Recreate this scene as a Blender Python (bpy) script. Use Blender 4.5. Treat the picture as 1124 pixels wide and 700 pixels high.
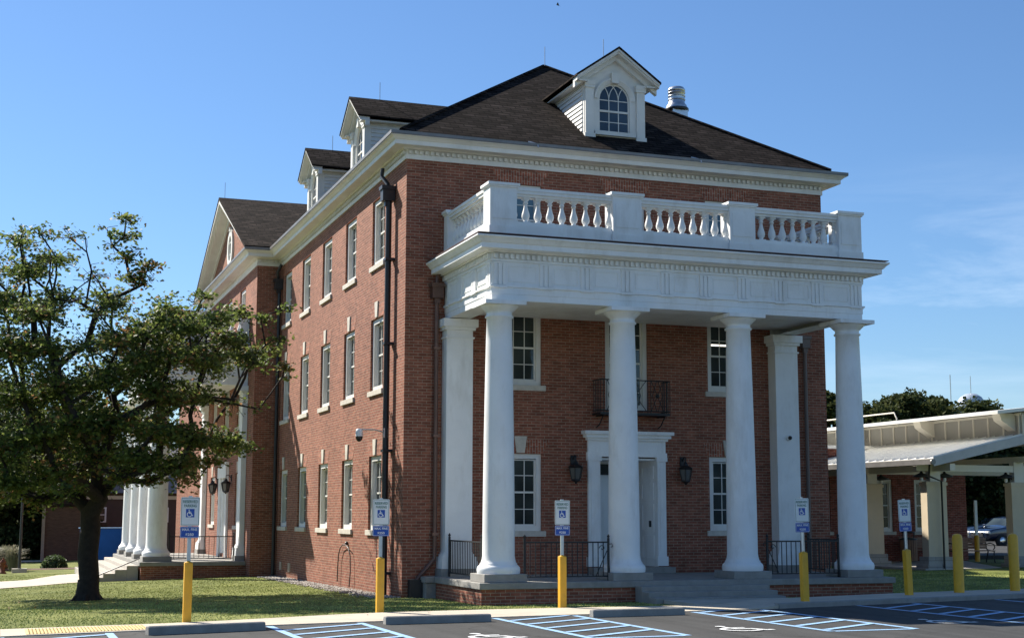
import bpy, math, random
import numpy as np
from mathutils import Vector, Matrix
random.seed(7)
for o in list(bpy.data.objects): bpy.data.objects.remove(o)
S = bpy.context.scene
COL = S.collection
PI = math.pi
R = math.radians

# ------------------------------------------------------------------ camera
YAW, PITCH, ROLL = 0.3446, 0.1372, 0.0019
cd = bpy.data.cameras.new('camera'); cam = bpy.data.objects.new('camera', cd); COL.objects.link(cam)
fwd = Vector((math.sin(YAW)*math.cos(PITCH), math.cos(YAW)*math.cos(PITCH), math.sin(PITCH)))
r0 = Vector((math.cos(YAW), -math.sin(YAW), 0)); u0 = r0.cross(fwd)
rr = r0*math.cos(ROLL)+u0*math.sin(ROLL); uu = -r0*math.sin(ROLL)+u0*math.cos(ROLL)
CP = Vector((-8.587, -31.1654, 1.8082))
M = Matrix((rr, uu, -fwd)).transposed().to_4x4(); M.translation = CP
cam.matrix_world = M
cd.sensor_width = 36; cd.lens = 36*1563.15/1124; cd.clip_end = 3000
S.camera = cam

# ------------------------------------------------------------------ light
SUN = Vector((-.62, 1.0, .98)).normalized()
elev = math.asin(SUN.z); azim = math.atan2(SUN.x, SUN.y)
W = bpy.data.worlds.new('World'); S.world = W; W.use_nodes = True
nt = W.node_tree; nt.nodes.clear()
wo = nt.nodes.new('ShaderNodeOutputWorld'); bg = nt.nodes.new('ShaderNodeBackground')
sky = nt.nodes.new('ShaderNodeTexSky'); sky.sky_type = 'NISHITA'; sky.sun_disc = False
sky.sun_elevation = elev; sky.sun_rotation = azim % (2*PI)
sky.air_density = 1.1; sky.dust_density = .18; sky.ozone_density = 9; sky.altitude = 50
tc = nt.nodes.new('ShaderNodeTexCoord')
mp = nt.nodes.new('ShaderNodeMapping'); mp.inputs['Scale'].default_value = (1.6, 1.6, 9); mp.inputs['Rotation'].default_value = (R(12), R(8), R(20))
ns = nt.nodes.new('ShaderNodeTexNoise'); ns.inputs['Scale'].default_value = 2.2; ns.inputs['Detail'].default_value = 7; ns.inputs['Roughness'].default_value = .62; ns.inputs['Distortion'].default_value = .5
cr = nt.nodes.new('ShaderNodeValToRGB'); cr.color_ramp.elements[0].position = .5; cr.color_ramp.elements[1].position = .78
cr.color_ramp.elements[1].color = (.3, .3, .3, 1)
# thin cirrus low over the right-hand horizon only
sx = nt.nodes.new('ShaderNodeSeparateXYZ')
zr = nt.nodes.new('ShaderNodeMapRange'); zr.inputs[1].default_value = .05; zr.inputs[2].default_value = .1; zr.interpolation_type = 'SMOOTHSTEP'
zr2 = nt.nodes.new('ShaderNodeMapRange'); zr2.inputs[1].default_value = .26; zr2.inputs[2].default_value = .15; zr2.interpolation_type = 'SMOOTHSTEP'
xr = nt.nodes.new('ShaderNodeMapRange'); xr.inputs[1].default_value = .48; xr.inputs[2].default_value = .6; xr.interpolation_type = 'SMOOTHSTEP'
m1 = nt.nodes.new('ShaderNodeMath'); m1.operation = 'MULTIPLY'
m2 = nt.nodes.new('ShaderNodeMath'); m2.operation = 'MULTIPLY'
m3 = nt.nodes.new('ShaderNodeMath'); m3.operation = 'MULTIPLY'
mx = nt.nodes.new('ShaderNodeMixRGB'); mx.inputs[2].default_value = (9, 10, 11, 1)
L = nt.links.new
L(tc.outputs['Generated'], mp.inputs[0]); L(mp.outputs[0], ns.inputs[0]); L(ns.outputs[0], cr.inputs[0])
L(tc.outputs['Generated'], sx.inputs[0]); L(sx.outputs['Z'], zr.inputs[0]); L(sx.outputs['Z'], zr2.inputs[0]); L(sx.outputs['X'], xr.inputs[0])
L(cr.outputs[0], m1.inputs[0]); L(zr.outputs[0], m1.inputs[1]); L(m1.outputs[0], m2.inputs[0]); L(zr2.outputs[0], m2.inputs[1])
L(m2.outputs[0], m3.inputs[0]); L(xr.outputs[0], m3.inputs[1])
L(sky.outputs[0], mx.inputs[1]); L(m3.outputs[0], mx.inputs[0])
L(mx.outputs[0], bg.inputs[0]); bg.inputs[1].default_value = .07; L(bg.outputs[0], wo.inputs[0])
sd = bpy.data.lights.new('sun', 'SUN'); sd.energy = 5.0; sd.angle = R(.53); sd.color = (1, .93, .82)
so = bpy.data.objects.new('sun', sd); COL.objects.link(so); so.rotation_euler = SUN.to_track_quat('Z', 'Y').to_euler(); so.location = (-30, 40, 40)
S.view_settings.view_transform = 'Standard'; S.view_settings.look = 'None'; S.view_settings.exposure = 1.0; S.view_settings.gamma = 1
S.render.engine = 'CYCLES'
S.cycles.max_bounces = 8

# ------------------------------------------------------------------ materials
MATS = {}
def newmat(name):
    m = bpy.data.materials.new(name); m.use_nodes = True; MATS[name] = m
    return m, m.node_tree, m.node_tree.nodes['Principled BSDF']
def rgba(c): return (c[0], c[1], c[2], 1)
def simple(name, c, rough=.6, metal=0, var=.12, scale=3, bump=0, bscale=40, spec=.5, coat=0, stain=None):
    m, t, b = newmat(name); n = t.nodes; l = t.links.new
    geo = n.new('ShaderNodeNewGeometry')
    a = n.new('ShaderNodeTexNoise'); a.inputs['Scale'].default_value = scale; a.inputs['Detail'].default_value = 6; a.inputs['Roughness'].default_value = .65
    l(geo.outputs['Position'], a.inputs[0])
    r = n.new('ShaderNodeValToRGB'); r.color_ramp.elements[0].position = .3; r.color_ramp.elements[1].position = .72
    r.color_ramp.elements[0].color = rgba([x*(1-var) for x in c]); r.color_ramp.elements[1].color = rgba([min(1, x*(1+var*.8)) for x in c])
    l(a.outputs[0], r.inputs[0]); out = r.outputs[0]
    if stain:
        s = n.new('ShaderNodeTexNoise'); s.inputs['Scale'].default_value = stain[1]; s.inputs['Detail'].default_value = 8; s.inputs['Roughness'].default_value = .7
        mp = n.new('ShaderNodeMapping'); mp.inputs['Scale'].default_value = (1, 1, stain[3]); l(geo.outputs['Position'], mp.inputs[0]); l(mp.outputs[0], s.inputs[0])
        q = n.new('ShaderNodeValToRGB'); q.color_ramp.elements[0].position = .5; q.color_ramp.elements[1].position = .75; q.color_ramp.elements[1].color = (stain[2],)*3+(1,)
        mm = n.new('ShaderNodeMixRGB'); l(s.outputs[0], q.inputs[0]); l(q.outputs[0], mm.inputs[0]); l(out, mm.inputs[1]); mm.inputs[2].default_value = rgba(stain[0]); out = mm.outputs[0]
    l(out, b.inputs['Base Color'])
    b.inputs['Roughness'].default_value = rough; b.inputs['Metallic'].default_value = metal
    b.inputs['Specular IOR Level'].default_value = spec; b.inputs['Coat Weight'].default_value = coat
    if bump:
        q = n.new('ShaderNodeTexNoise'); q.inputs['Scale'].default_value = bscale; q.inputs['Detail'].default_value = 5; l(geo.outputs['Position'], q.inputs[0])
        bp = n.new('ShaderNodeBump'); bp.inputs['Strength'].default_value = bump; bp.inputs['Distance'].default_value = .02; l(q.outputs[0], bp.inputs['Height']); l(bp.outputs[0], b.inputs['Normal'])
    return m
def wallmap(t, swap=False, slope=False):
    """(along wall, height) coordinates for axis-aligned walls and roofs"""
    n = t.nodes; l = t.links.new
    geo = n.new('ShaderNodeNewGeometry'); sp = n.new('ShaderNodeSeparateXYZ'); l(geo.outputs['Position'], sp.inputs[0])
    sn = n.new('ShaderNodeSeparateXYZ'); l(geo.outputs['True Normal'], sn.inputs[0])
    ax = n.new('ShaderNodeMath'); ax.operation = 'ABSOLUTE'; l(sn.outputs['X'], ax.inputs[0])
    ay = n.new('ShaderNodeMath'); ay.operation = 'ABSOLUTE'; l(sn.outputs['Y'], ay.inputs[0])
    gt = n.new('ShaderNodeMath'); gt.operation = 'GREATER_THAN'; l(ax.outputs[0], gt.inputs[0]); l(ay.outputs[0], gt.inputs[1])
    mu = n.new('ShaderNodeMix'); mu.data_type = 'FLOAT'; l(gt.outputs[0], mu.inputs[0]); l(sp.outputs['X'], mu.inputs[2]); l(sp.outputs['Y'], mu.inputs[3])
    cb = n.new('ShaderNodeCombineXYZ')
    if swap: l(mu.outputs[0], cb.inputs[1]); l(sp.outputs['Z'], cb.inputs[0])
    else: l(mu.outputs[0], cb.inputs[0]); l(sp.outputs['Z'], cb.inputs[1])
    return cb.outputs[0], geo
def brickmat(name, c1, c2, mortar, bw=.2133, bh=.0677, ms=.0075, swap=False, var=.35, bump=.5, rough=.85, patch=.12):
    m, t, b = newmat(name); n = t.nodes; l = t.links.new
    co, geo = wallmap(t, swap)
    br = n.new('ShaderNodeTexBrick'); l(co, br.inputs[0])
    br.inputs['Color1'].default_value = rgba(c1); br.inputs['Color2'].default_value = rgba(c2); br.inputs['Mortar'].default_value = rgba(mortar)
    br.inputs['Scale'].default_value = 1; br.inputs['Mortar Size'].default_value = ms; br.inputs['Mortar Smooth'].default_value = .2
    br.inputs['Brick Width'].default_value = bw; br.inputs['Row Height'].default_value = bh; br.inputs['Bias'].default_value = 0
    # brick to brick variation
    mp = n.new('ShaderNodeMapping'); mp.inputs['Scale'].default_value = (1/bw/1., 1/bh, 1) if not swap else (1/bh, 1/bw, 1); l(co, mp.inputs[0])
    wn = n.new('ShaderNodeTexNoise'); wn.inputs['Scale'].default_value = .9; wn.inputs['Detail'].default_value = 1; l(mp.outputs[0], wn.inputs[0])
    ns = n.new('ShaderNodeTexNoise'); ns.inputs['Scale'].default_value = .7; ns.inputs['Detail'].default_value = 8; ns.inputs['Roughness'].default_value = .6; l(geo.outputs['Position'], ns.inputs[0])
    hs = n.new('ShaderNodeHueSaturation'); l(br.outputs['Color'], hs.inputs['Color'])
    mr = n.new('ShaderNodeMapRange'); mr.inputs[1].default_value = .3; mr.inputs[2].default_value = .7; mr.inputs[3].default_value = 1-var; mr.inputs[4].default_value = 1+var; l(wn.outputs[0], mr.inputs[0])
    mr2 = n.new('ShaderNodeMapRange'); mr2.inputs[1].default_value = .3; mr2.inputs[2].default_value = .7; mr2.inputs[3].default_value = 1-patch; mr2.inputs[4].default_value = 1+patch; l(ns.outputs[0], mr2.inputs[0])
    mm = n.new('ShaderNodeMath'); mm.operation = 'MULTIPLY'; l(mr.outputs[0], mm.inputs[0]); l(mr2.outputs[0], mm.inputs[1])
    l(mm.outputs[0], hs.inputs['Value']); l(hs.outputs[0], b.inputs['Base Color'])
    b.inputs['Roughness'].default_value = rough; b.inputs['Specular IOR Level'].default_value = .25 if rough < .99 else .05
    bp = n.new('ShaderNodeBump'); bp.inputs['Strength'].default_value = bump; bp.inputs['Distance'].default_value = .008
    iv = n.new('ShaderNodeMath'); iv.operation = 'SUBTRACT'; iv.inputs[0].default_value = 1; l(br.outputs['Fac'], iv.inputs[1]); l(iv.outputs[0], bp.inputs['Height']); l(bp.outputs[0], b.inputs['Normal'])
    return m
BRICK = brickmat('red_brick', (.19, .062, .038), (.285, .102, .063), (.32, .25, .18), ms=.006, var=.2)
SOLDIER = brickmat('soldier_brick', (.25, .075, .045), (.32, .11, .062), (.34, .28, .22), swap=True)
BRICK2 = brickmat('annex_brick', (.2, .05, .035), (.24, .065, .045), (.26, .18, .15))
ROOF = brickmat('asphalt_shingle', (.018, .0135, .012), (.047, .036, .031), (.005, .0045, .004), bw=.34, bh=.095, ms=.014, var=.5, bump=.8, rough=1, patch=.2)
WHITE = simple('white_paint', (.81, .82, .81), .55, var=.07, scale=1.1, bump=.1, bscale=22, stain=((.5, .48, .43), 2.6, .5, .28))
WOOD = simple('white_wood_trim', (.72, .71, .67), .55, var=.07, scale=2, bump=.06, bscale=25, stain=((.45, .43, .38), 1.7, .4, .25))
CREAM = simple('cream_trim', (.66, .62, .53), .6, var=.08, scale=2, stain=((.4, .36, .3), 1.5, .4, .3))
STONE = simple('limestone', (.55, .51, .44), .8, var=.15, scale=5, bump=.15, bscale=60, stain=((.3, .27, .23), 3, .6, 1))
CONC = simple('concrete', (.42, .385, .33), .9, var=.12, scale=2.5, bump=.2, bscale=80, stain=((.26, .24, .21), 1.2, .6, 1))
CONCD = simple('weathered_concrete', (.28, .272, .25), .9, var=.16, scale=4, bump=.25, bscale=70, stain=((.19, .18, .16), 2.5, .7, .5))
WALK = simple('sidewalk_concrete', (.5, .44, .35), .9, var=.1, scale=1.7, bump=.15, bscale=90, stain=((.36, .31, .25), .8, .6, 1))
IRON = simple('black_iron', (.012, .012, .013), .5, var=.2, scale=8)
DARKM = simple('black_metal', (.02, .02, .022), .45, var=.2, scale=5)
GUTM = simple('dark_roof_edge', (.05, .047, .045), .5, metal=.3, var=.25, scale=3)
LEAD = simple('grey_flashing', (.2, .195, .19), .5, metal=.5, var=.2, scale=3)
COPPER = simple('brown_copper', (.15, .085, .065), .45, metal=.4, var=.25, scale=3, stain=((.07, .04, .03), 3, .7, .3))
STEEL = simple('galvanised_steel', (.55, .56, .57), .32, metal=.85, var=.12, scale=6)
YEL = simple('yellow_sleeve', (.74, .39, .02), .45, var=.1, scale=6, stain=((.45, .27, .05), 6, .5, .4))
SIGNW = simple('sign_white', (.74, .76, .73), .35, var=.03)
SIGNB = simple('sign_blue', (.01, .07, .36), .35, var=.06)
SIGNG = simple('sign_green_print', (.06, .16, .1), .4, var=.03)
BARK = simple('bark', (.024, .019, .016), .95, var=.45, scale=9, bump=.9, bscale=28)
TWIG = simple('twig_bark', (.11, .09, .075), .95, var=.3, scale=9)
TANP = simple('tan_stucco', (.58, .49, .35), .85, var=.06, scale=2, bump=.15, bscale=90)
TANL = simple('light_stucco', (.68, .65, .57), .85, var=.05, scale=2, bump=.1, bscale=90)
BLOCK = brickmat('stone_block', (.3, .28, .25), (.36, .34, .3), (.2, .19, .17), bw=.6, bh=.2, ms=.008, var=.1)
SEAM = simple('pale_metal_roof', (.74, .73, .68), .45, metal=0, var=.07, scale=1.2)
PANEL = simple('wall_panel', (.33, .325, .3), .5, var=.05, scale=1.3)
BENCHW = simple('bench_slats', (.3, .17, .11), .6, var=.2, scale=6)
LAMPG = simple('frosted_glass', (.75, .74, .7), .3, var=.02)
BLUEB = simple('blue_panel', (.008, .06, .25), .8, var=.12, scale=2, spec=.15)
GREYS = simple('grey_siding', (.2, .19, .19), .8, var=.1)
BROWNW = brickmat('brown_brick', (.085, .05, .038), (.1, .06, .045), (.1, .07, .055), var=.15)
CARP = simple('dark_blue_paint', (.01, .02, .05), .25, metal=.3, var=.05, coat=1)
CARS = simple('silver_paint', (.4, .41, .42), .3, metal=.6, var=.04, coat=1)
TYRE = simple('tyre_rubber', (.02, .02, .02), .9)
CHROME = simple('chrome', (.7, .7, .7), .15, metal=1, var=.02)
MULCH = simple('mulch', (.12, .07, .045), .95, var=.4, scale=12, bump=.5, bscale=60)
RUST = simple('rusty_red', (.16, .045, .02), .8, var=.4, scale=8)
WATERT = simple('tank_paint', (.36, .42, .5), .4, var=.03)
def glass(name, c=(.02, .028, .03), rough=.04):
    m, t, b = newmat(name); n = t.nodes; l = t.links.new
    geo = n.new('ShaderNodeNewGeometry'); a = n.new('ShaderNodeTexNoise'); a.inputs['Scale'].default_value = .9; a.inputs['Detail'].default_value = 2; l(geo.outputs['Position'], a.inputs[0])
    r = n.new('ShaderNodeValToRGB'); r.color_ramp.elements[0].position = .35; r.color_ramp.elements[1].position = .7
    r.color_ramp.elements[0].color = rgba([x*.5 for x in c]); r.color_ramp.elements[1].color = rgba([x*1.6 for x in c]); l(a.outputs[0], r.inputs[0]); l(r.outputs[0], b.inputs['Base Color'])
    b.inputs['Roughness'].default_value = rough; b.inputs['Specular IOR Level'].default_value = .5; b.inputs['IOR'].default_value = 1.5
    bp = n.new('ShaderNodeBump'); bp.inputs['Strength'].default_value = .05; bp.inputs['Distance'].default_value = .05; q = n.new('ShaderNodeTexNoise'); q.inputs['Scale'].default_value = 2.5; l(geo.outputs['Position'], q.inputs[0]); l(q.outputs[0], bp.inputs['Height']); l(bp.outputs[0], b.inputs['Normal'])
    return m
GLASS = glass('window_glass', (.032, .042, .04)); GLASSB = glass('sky_reflection_glass', (.07, .13, .17)); GLASSG = glass('green_tinted_glass', (.012, .022, .014), .15)  # third-floor front glass: sky reflection put into its blue base colour
def emat(name, c, s):
    m, t, b = newmat(name); b.inputs['Base Color'].default_value = rgba(c); b.inputs['Emission Color'].default_value = rgba(c); b.inputs['Emission Strength'].default_value = s; return m
TUBE = emat('lit_tube', (1, .93, .8), 1.2)
def asphalt():
    m, t, b = newmat('asphalt'); n = t.nodes; l = t.links.new
    geo = n.new('ShaderNodeNewGeometry')
    def nz(s, d, r=.6):
        a = n.new('ShaderNodeTexNoise'); a.inputs['Scale'].default_value = s; a.inputs['Detail'].default_value = d; a.inputs['Roughness'].default_value = r; l(geo.outputs['Position'], a.inputs[0]); return a
    a = nz(.35, 6); f = nz(45, 4, .8)
    r = n.new('ShaderNodeValToRGB'); r.color_ramp.elements[0].position = .3; r.color_ramp.elements[1].position = .7
    r.color_ramp.elements[0].color = (.036, .037, .037, 1); r.color_ramp.elements[1].color = (.055, .055, .054, 1); l(a.outputs[0], r.inputs[0])
    q = n.new('ShaderNodeValToRGB'); q.color_ramp.elements[0].position = .3; q.color_ramp.elements[1].position = .7
    q.color_ramp.elements[0].color = (.6, .6, .6, 1); q.color_ramp.elements[1].color = (1.35, 1.35, 1.35, 1); l(f.outputs[0], q.inputs[0])
    mm = n.new('ShaderNodeMixRGB'); mm.blend_type = 'MULTIPLY'; mm.inputs[0].default_value = 1; l(r.outputs[0], mm.inputs[1]); l(q.outputs[0], mm.inputs[2])
    
    o_ = n.new('ShaderNodeTexVoronoi'); o_.inputs['Scale'].default_value = .42; l(geo.outputs['Position'], o_.inputs[0])
    orr = n.new('ShaderNodeMapRange'); orr.inputs[1].default_value = .06; orr.inputs[2].default_value = .26; orr.inputs[3].default_value = .62; orr.inputs[4].default_value = 1; orr.interpolation_type = 'SMOOTHSTEP'; l(o_.outputs['Distance'], orr.inputs[0])
    mp = n.new('ShaderNodeMapping'); mp.inputs['Scale'].default_value = (2.4, .18, 1); l(geo.outputs['Position'], mp.inputs[0])
    tk = n.new('ShaderNodeTexNoise'); tk.inputs['Scale'].default_value = 1.1; tk.inputs['Detail'].default_value = 5; l(mp.outputs[0], tk.inputs[0])
    tkr = n.new('ShaderNodeMapRange'); tkr.inputs[1].default_value = .35; tkr.inputs[2].default_value = .65; tkr.inputs[3].default_value = .8; tkr.inputs[4].default_value = 1.2; l(tk.outputs[0], tkr.inputs[0])
    cv = n.new('ShaderNodeTexVoronoi'); cv.feature = 'DISTANCE_TO_EDGE'; cv.inputs['Scale'].default_value = .3; nzc = nz(1.5, 5); 
    va = n.new('ShaderNodeVectorMath'); va.operation = 'MULTIPLY_ADD'; va.inputs[1].default_value = (1, 1, 0); va.inputs[2].default_value = (0, 0, 0); l(nzc.outputs['Color'], va.inputs[0])
    vb2 = n.new('ShaderNodeVectorMath'); vb2.operation = 'ADD'; l(geo.outputs['Position'], vb2.inputs[0]); l(va.outputs[0], vb2.inputs[1]); l(vb2.outputs[0], cv.inputs[0])
    cvr = n.new('ShaderNodeMapRange'); cvr.inputs[1].default_value = .0; cvr.inputs[2].default_value = .008; cvr.inputs[3].default_value = .45; cvr.inputs[4].default_value = 1; l(cv.outputs['Distance'], cvr.inputs[0])
    f1 = n.new('ShaderNodeMath'); f1.operation = 'MULTIPLY'; l(orr.outputs[0], f1.inputs[0]); l(tkr.outputs[0], f1.inputs[1])
    f2 = n.new('ShaderNodeMath'); f2.operation = 'MULTIPLY'; l(f1.outputs[0], f2.inputs[0]); l(cvr.outputs[0], f2.inputs[1])
    m4 = n.new('ShaderNodeMixRGB'); m4.blend_type = 'MULTIPLY'; m4.inputs[0].default_value = 1; l(mm.outputs[0], m4.inputs[1]); l(f2.outputs[0], m4.inputs[2])
    l(m4.outputs[0], b.inputs['Base Color']); b.inputs['Roughness'].default_value = .9; b.inputs['Specular IOR Level'].default_value = .3
    bp = n.new('ShaderNodeBump'); bp.inputs['Strength'].default_value = .35; bp.inputs['Distance'].default_value = .006; l(f.outputs[0], bp.inputs['Height']); l(bp.outputs[0], b.inputs['Normal'])
    return m
ASPH = asphalt()
def grassmat(name, soil):
    m, t, b = newmat(name); n = t.nodes; l = t.links.new
    geo = n.new('ShaderNodeNewGeometry')
    a = n.new('ShaderNodeTexNoise'); a.inputs['Scale'].default_value = .55; a.inputs['Detail'].default_value = 7; a.inputs['Roughness'].default_value = .65; l(geo.outputs['Position'], a.inputs[0])
    r = n.new('ShaderNodeValToRGB'); e = r.color_ramp.elements; e[0].position = .32; e[1].position = .7
    if soil: e[0].color = (.11, .13, .036, 1); e[1].color = (.25, .26, .085, 1)
    else: e[0].color = (.24, .29, .075, 1); e[1].color = (.5, .52, .2, 1)
    k = e.new(.5); k.color = (.14, .16, .04, 1) if soil else (.39, .43, .125, 1)
    l(a.outputs[0], r.inputs[0])
    f = n.new('ShaderNodeTexNoise'); f.inputs['Scale'].default_value = 22; f.inputs['Detail'].default_value = 4; l(geo.outputs['Position'], f.inputs[0])
    q = n.new('ShaderNodeValToRGB'); q.color_ramp.elements[0].position = .3; q.color_ramp.elements[1].position = .7; q.color_ramp.elements[0].color = (.78, .78, .78, 1); q.color_ramp.elements[1].color = (1.22, 1.22, 1.2, 1); l(f.outputs[0], q.inputs[0])
    mm = n.new('ShaderNodeMixRGB'); mm.blend_type = 'MULTIPLY'; mm.inputs[0].default_value = 1; l(r.outputs[0], mm.inputs[1]); l(q.outputs[0], mm.inputs[2])
    l(mm.outputs[0], b.inputs['Base Color']); b.inputs['Roughness'].default_value = .9; b.inputs['Specular IOR Level'].default_value = .15
    if soil:
        bp = n.new('ShaderNodeBump'); bp.inputs['Strength'].default_value = .8; bp.inputs['Distance'].default_value = .04; l(f.outputs[0], bp.inputs['Height']); l(bp.outputs[0], b.inputs['Normal'])
    return m
LAWN = grassmat('lawn_soil', True); BLADE = grassmat('grass_blade', False)
def leafmat(name, c1, c2, c3, p=.72, trans=.3, scale=.9, spec=.3):
    m, t, b = newmat(name); n = t.nodes; l = t.links.new
    geo = n.new('ShaderNodeNewGeometry')
    r = n.new('ShaderNodeValToRGB'); e = r.color_ramp.elements; e[0].position = .0; e[1].position = 1
    e[0].color = rgba(c1); e[1].color = rgba(c3); k = e.new(p); k.color = rgba(c2); 
    a = n.new('ShaderNodeTexNoise'); a.inputs['Scale'].default_value = scale; a.inputs['Detail'].default_value = 3; l(geo.outputs['Position'], a.inputs[0])
    ad = n.new('ShaderNodeMath'); ad.operation = 'ADD'; mu = n.new('ShaderNodeMath'); mu.operation = 'MULTIPLY_ADD'; mu.inputs[1].default_value = 1.6; mu.inputs[2].default_value = -.8
    l(a.outputs[0], mu.inputs[0]); l(mu.outputs[0], ad.inputs[0]); l(geo.outputs['Random Per Island'], ad.inputs[1]); l(ad.outputs[0], r.inputs[0])
    l(r.outputs[0], b.inputs['Base Color']); b.inputs['Roughness'].default_value = .6; b.inputs['Specular IOR Level'].default_value = spec
    tr = n.new('ShaderNodeBsdfTranslucent'); hs = n.new('ShaderNodeHueSaturation'); hs.inputs['Value'].default_value = 1.5; hs.inputs['Hue'].default_value = .48; l(r.outputs[0], hs.inputs['Color']); l(hs.outputs[0], tr.inputs[0])
    ms = n.new('ShaderNodeMixShader'); ms.inputs[0].default_value = trans; l(b.outputs[0], ms.inputs[1]); l(tr.outputs[0], ms.inputs[2])
    out = [x for x in n if x.type == 'OUTPUT_MATERIAL'][0]; l(ms.outputs[0], out.inputs[0])
    return m
LEAF = leafmat('maple_leaf', (.034, .068, .016), (.13, .175, .046), (.22, .14, .055), p=.93, trans=.45)
LEAFD = leafmat('dark_foliage', (.024, .038, .013), (.058, .075, .025), (.08, .095, .035), trans=.2, scale=.25, spec=.08)
LEAFS = leafmat('shrub_foliage', (.05, .09, .03), (.08, .13, .05), (.12, .16, .08), trans=.2)
LEAFG = leafmat('pale_grass_plume', (.13, .14, .08), (.2, .2, .13), (.33, .3, .22), trans=.3)
PAINTB = simple('blue_road_paint', (.3, .5, .74), .7, var=.16, scale=9, stain=((.07, .09, .12), 9, .75, 1))
PAINTW = simple('white_road_paint', (.68, .7, .7), .7, var=.1, scale=9, stain=((.25, .24, .22), 14, .5, 1))

# ------------------------------------------------------------------ mesh helpers
class MB:
    def __init__(s): s.v = []; s.f = []; s.sm = []
    def add(s, vs, fs, smooth=False, M=None):
        k = len(s.v)
        s.v += [tuple(M @ Vector(v)) for v in vs] if M is not None else [tuple(v) for v in vs]
        s.f += [tuple(i+k for i in f) for f in fs]; s.sm += [smooth]*len(fs); return s
    def box(s, x0, x1, y0, y1, z0, z1, M=None):
        vs = [(x, y, z) for z in (z0, z1) for y in (y0, y1) for x in (x0, x1)]
        return s.add(vs, [(0, 2, 3, 1), (4, 5, 7, 6), (0, 1, 5, 4), (2, 6, 7, 3), (0, 4, 6, 2), (1, 3, 7, 5)], M=M)
    def tube(s, pts, rad, n=8, smooth=True, caps=True, M=None):
        pts = [Vector(p) for p in pts]
        if not hasattr(rad, '__len__'): rad = [rad]*len(pts)
        vs = []; fs = []; prev = None
        for i, p in enumerate(pts):
            t = (pts[min(i+1, len(pts)-1)]-pts[max(i-1, 0)])
            if t.length < 1e-9: t = Vector((0, 0, 1))
            t.normalize()
            if prev is None:
                a = Vector((0, 0, 1)) if abs(t.z) < .9 else Vector((1, 0, 0)); a = (a-t*a.dot(t)).normalized()
            else:
                a = prev-t*prev.dot(t); a = a.normalized() if a.length > 1e-6 else t.orthogonal().normalized()
            prev = a; b = t.cross(a)
            for k in range(n):
                q = 2*PI*k/n; vs.append(p+(a*math.cos(q)+b*math.sin(q))*rad[i])
        for i in range(len(pts)-1):
            for k in range(n):
                k2 = (k+1) % n; fs.append((i*n+k, i*n+k2, (i+1)*n+k2, (i+1)*n+k))
        s.add(vs, fs, smooth, M)
        if caps:
            m = len(vs); s.add([vs[i] for i in range(n)], [tuple(range(n-1, -1, -1))], False, M); s.add([vs[m-n+i] for i in range(n)], [tuple(range(n))], False, M)
        return s
    def lathe(s, prof, n=24, c=(0, 0), smooth=True, M=None, cap=True):
        vs = []; fs = []
        for (r, z) in prof:
            for k in range(n): q = 2*PI*k/n; vs.append((c[0]+r*math.cos(q), c[1]+r*math.sin(q), z))
        for i in range(len(prof)-1):
            for k in range(n):
                k2 = (k+1) % n; fs.append((i*n+k, i*n+k2, (i+1)*n+k2, (i+1)*n+k))
        s.add(vs, fs, smooth, M)
        if cap: m = len(vs); s.add(vs[:n], [tuple(range(n-1, -1, -1))], False, M); s.add(vs[m-n:], [tuple(range(n))], False, M)
        return s
    def poly(s, pts, M=None): return s.add(pts, [tuple(range(len(pts)))], M=M)
    def prism(s, pts, y0, y1, M=None):
        """2-D outline (x,z) given thickness y0..y1 (y0 is the front)"""
        n = len(pts); vs = [(p[0], y0, p[1]) for p in pts]+[(p[0], y1, p[1]) for p in pts]
        return s.add(vs, [tuple(range(n)), tuple(range(2*n-1, n-1, -1))]+[((i+1) % n, i, n+i, n+(i+1) % n) for i in range(n)], M=M)
    def slab(s, pts, z0, z1, M=None):
        n = len(pts); vs = [(p[0], p[1], z0) for p in pts]+[(p[0], p[1], z1) for p in pts]
        return s.add(vs, [tuple(range(n-1, -1, -1)), tuple(range(n, 2*n))]+[(i, (i+1) % n, n+(i+1) % n, n+i) for i in range(n)], M=M)
    def sweep(s, path, prof, closed=False, M=None, smooth=False):
        """prof: (out, z) swept round a plan path; 'out' is to the right of travel, mitred"""
        P = [Vector((p[0], p[1])) for p in path]; n = len(P); m = len(prof); vs = []
        for i, p in enumerate(P):
            if closed or 0 < i < n-1:
                a = (p-P[i-1]).normalized(); b = (P[(i+1) % n]-p).normalized()
                na = Vector((a.y, -a.x)); nb = Vector((b.y, -b.x)); d = (na+nb); d = d/(d.dot(na))
            else:
                a = (P[1]-P[0] if i == 0 else P[-1]-P[-2]).normalized(); d = Vector((a.y, -a.x))
            for (o, z) in prof: vs.append((p.x+d.x*o, p.y+d.y*o, z))
        fs = []
        for i in range(n if closed else n-1):
            j = (i+1) % n
            for k in range(m-1): fs.append((i*m+k, j*m+k, j*m+k+1, i*m+k+1))
        s.add(vs, fs, smooth, M)
        if not closed: s.add(vs[:m], [tuple(range(m-1, -1, -1))], False, M); s.add(vs[-m:], [tuple(range(m))], False, M)
        return s
    def build(s, name, mat, parent=None, loc=None, rot=None, bevel=0):
        me = bpy.data.meshes.new(name); me.from_pydata(s.v, [], s.f); me.update()
        me.polygons.foreach_set('use_smooth', s.sm)
        me.materials.append(mat)
        o = bpy.data.objects.new(name, me); COL.objects.link(o)
        if parent is not None: o.parent = parent
        if loc is not None: o.location = loc
        if rot is not None: o.rotation_euler = rot
        if bevel:
            b = o.modifiers.new('bevel', 'BEVEL'); b.width = bevel; b.segments = 2; b.limit_method = 'ANGLE'; b.angle_limit = R(40)
        return o
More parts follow.
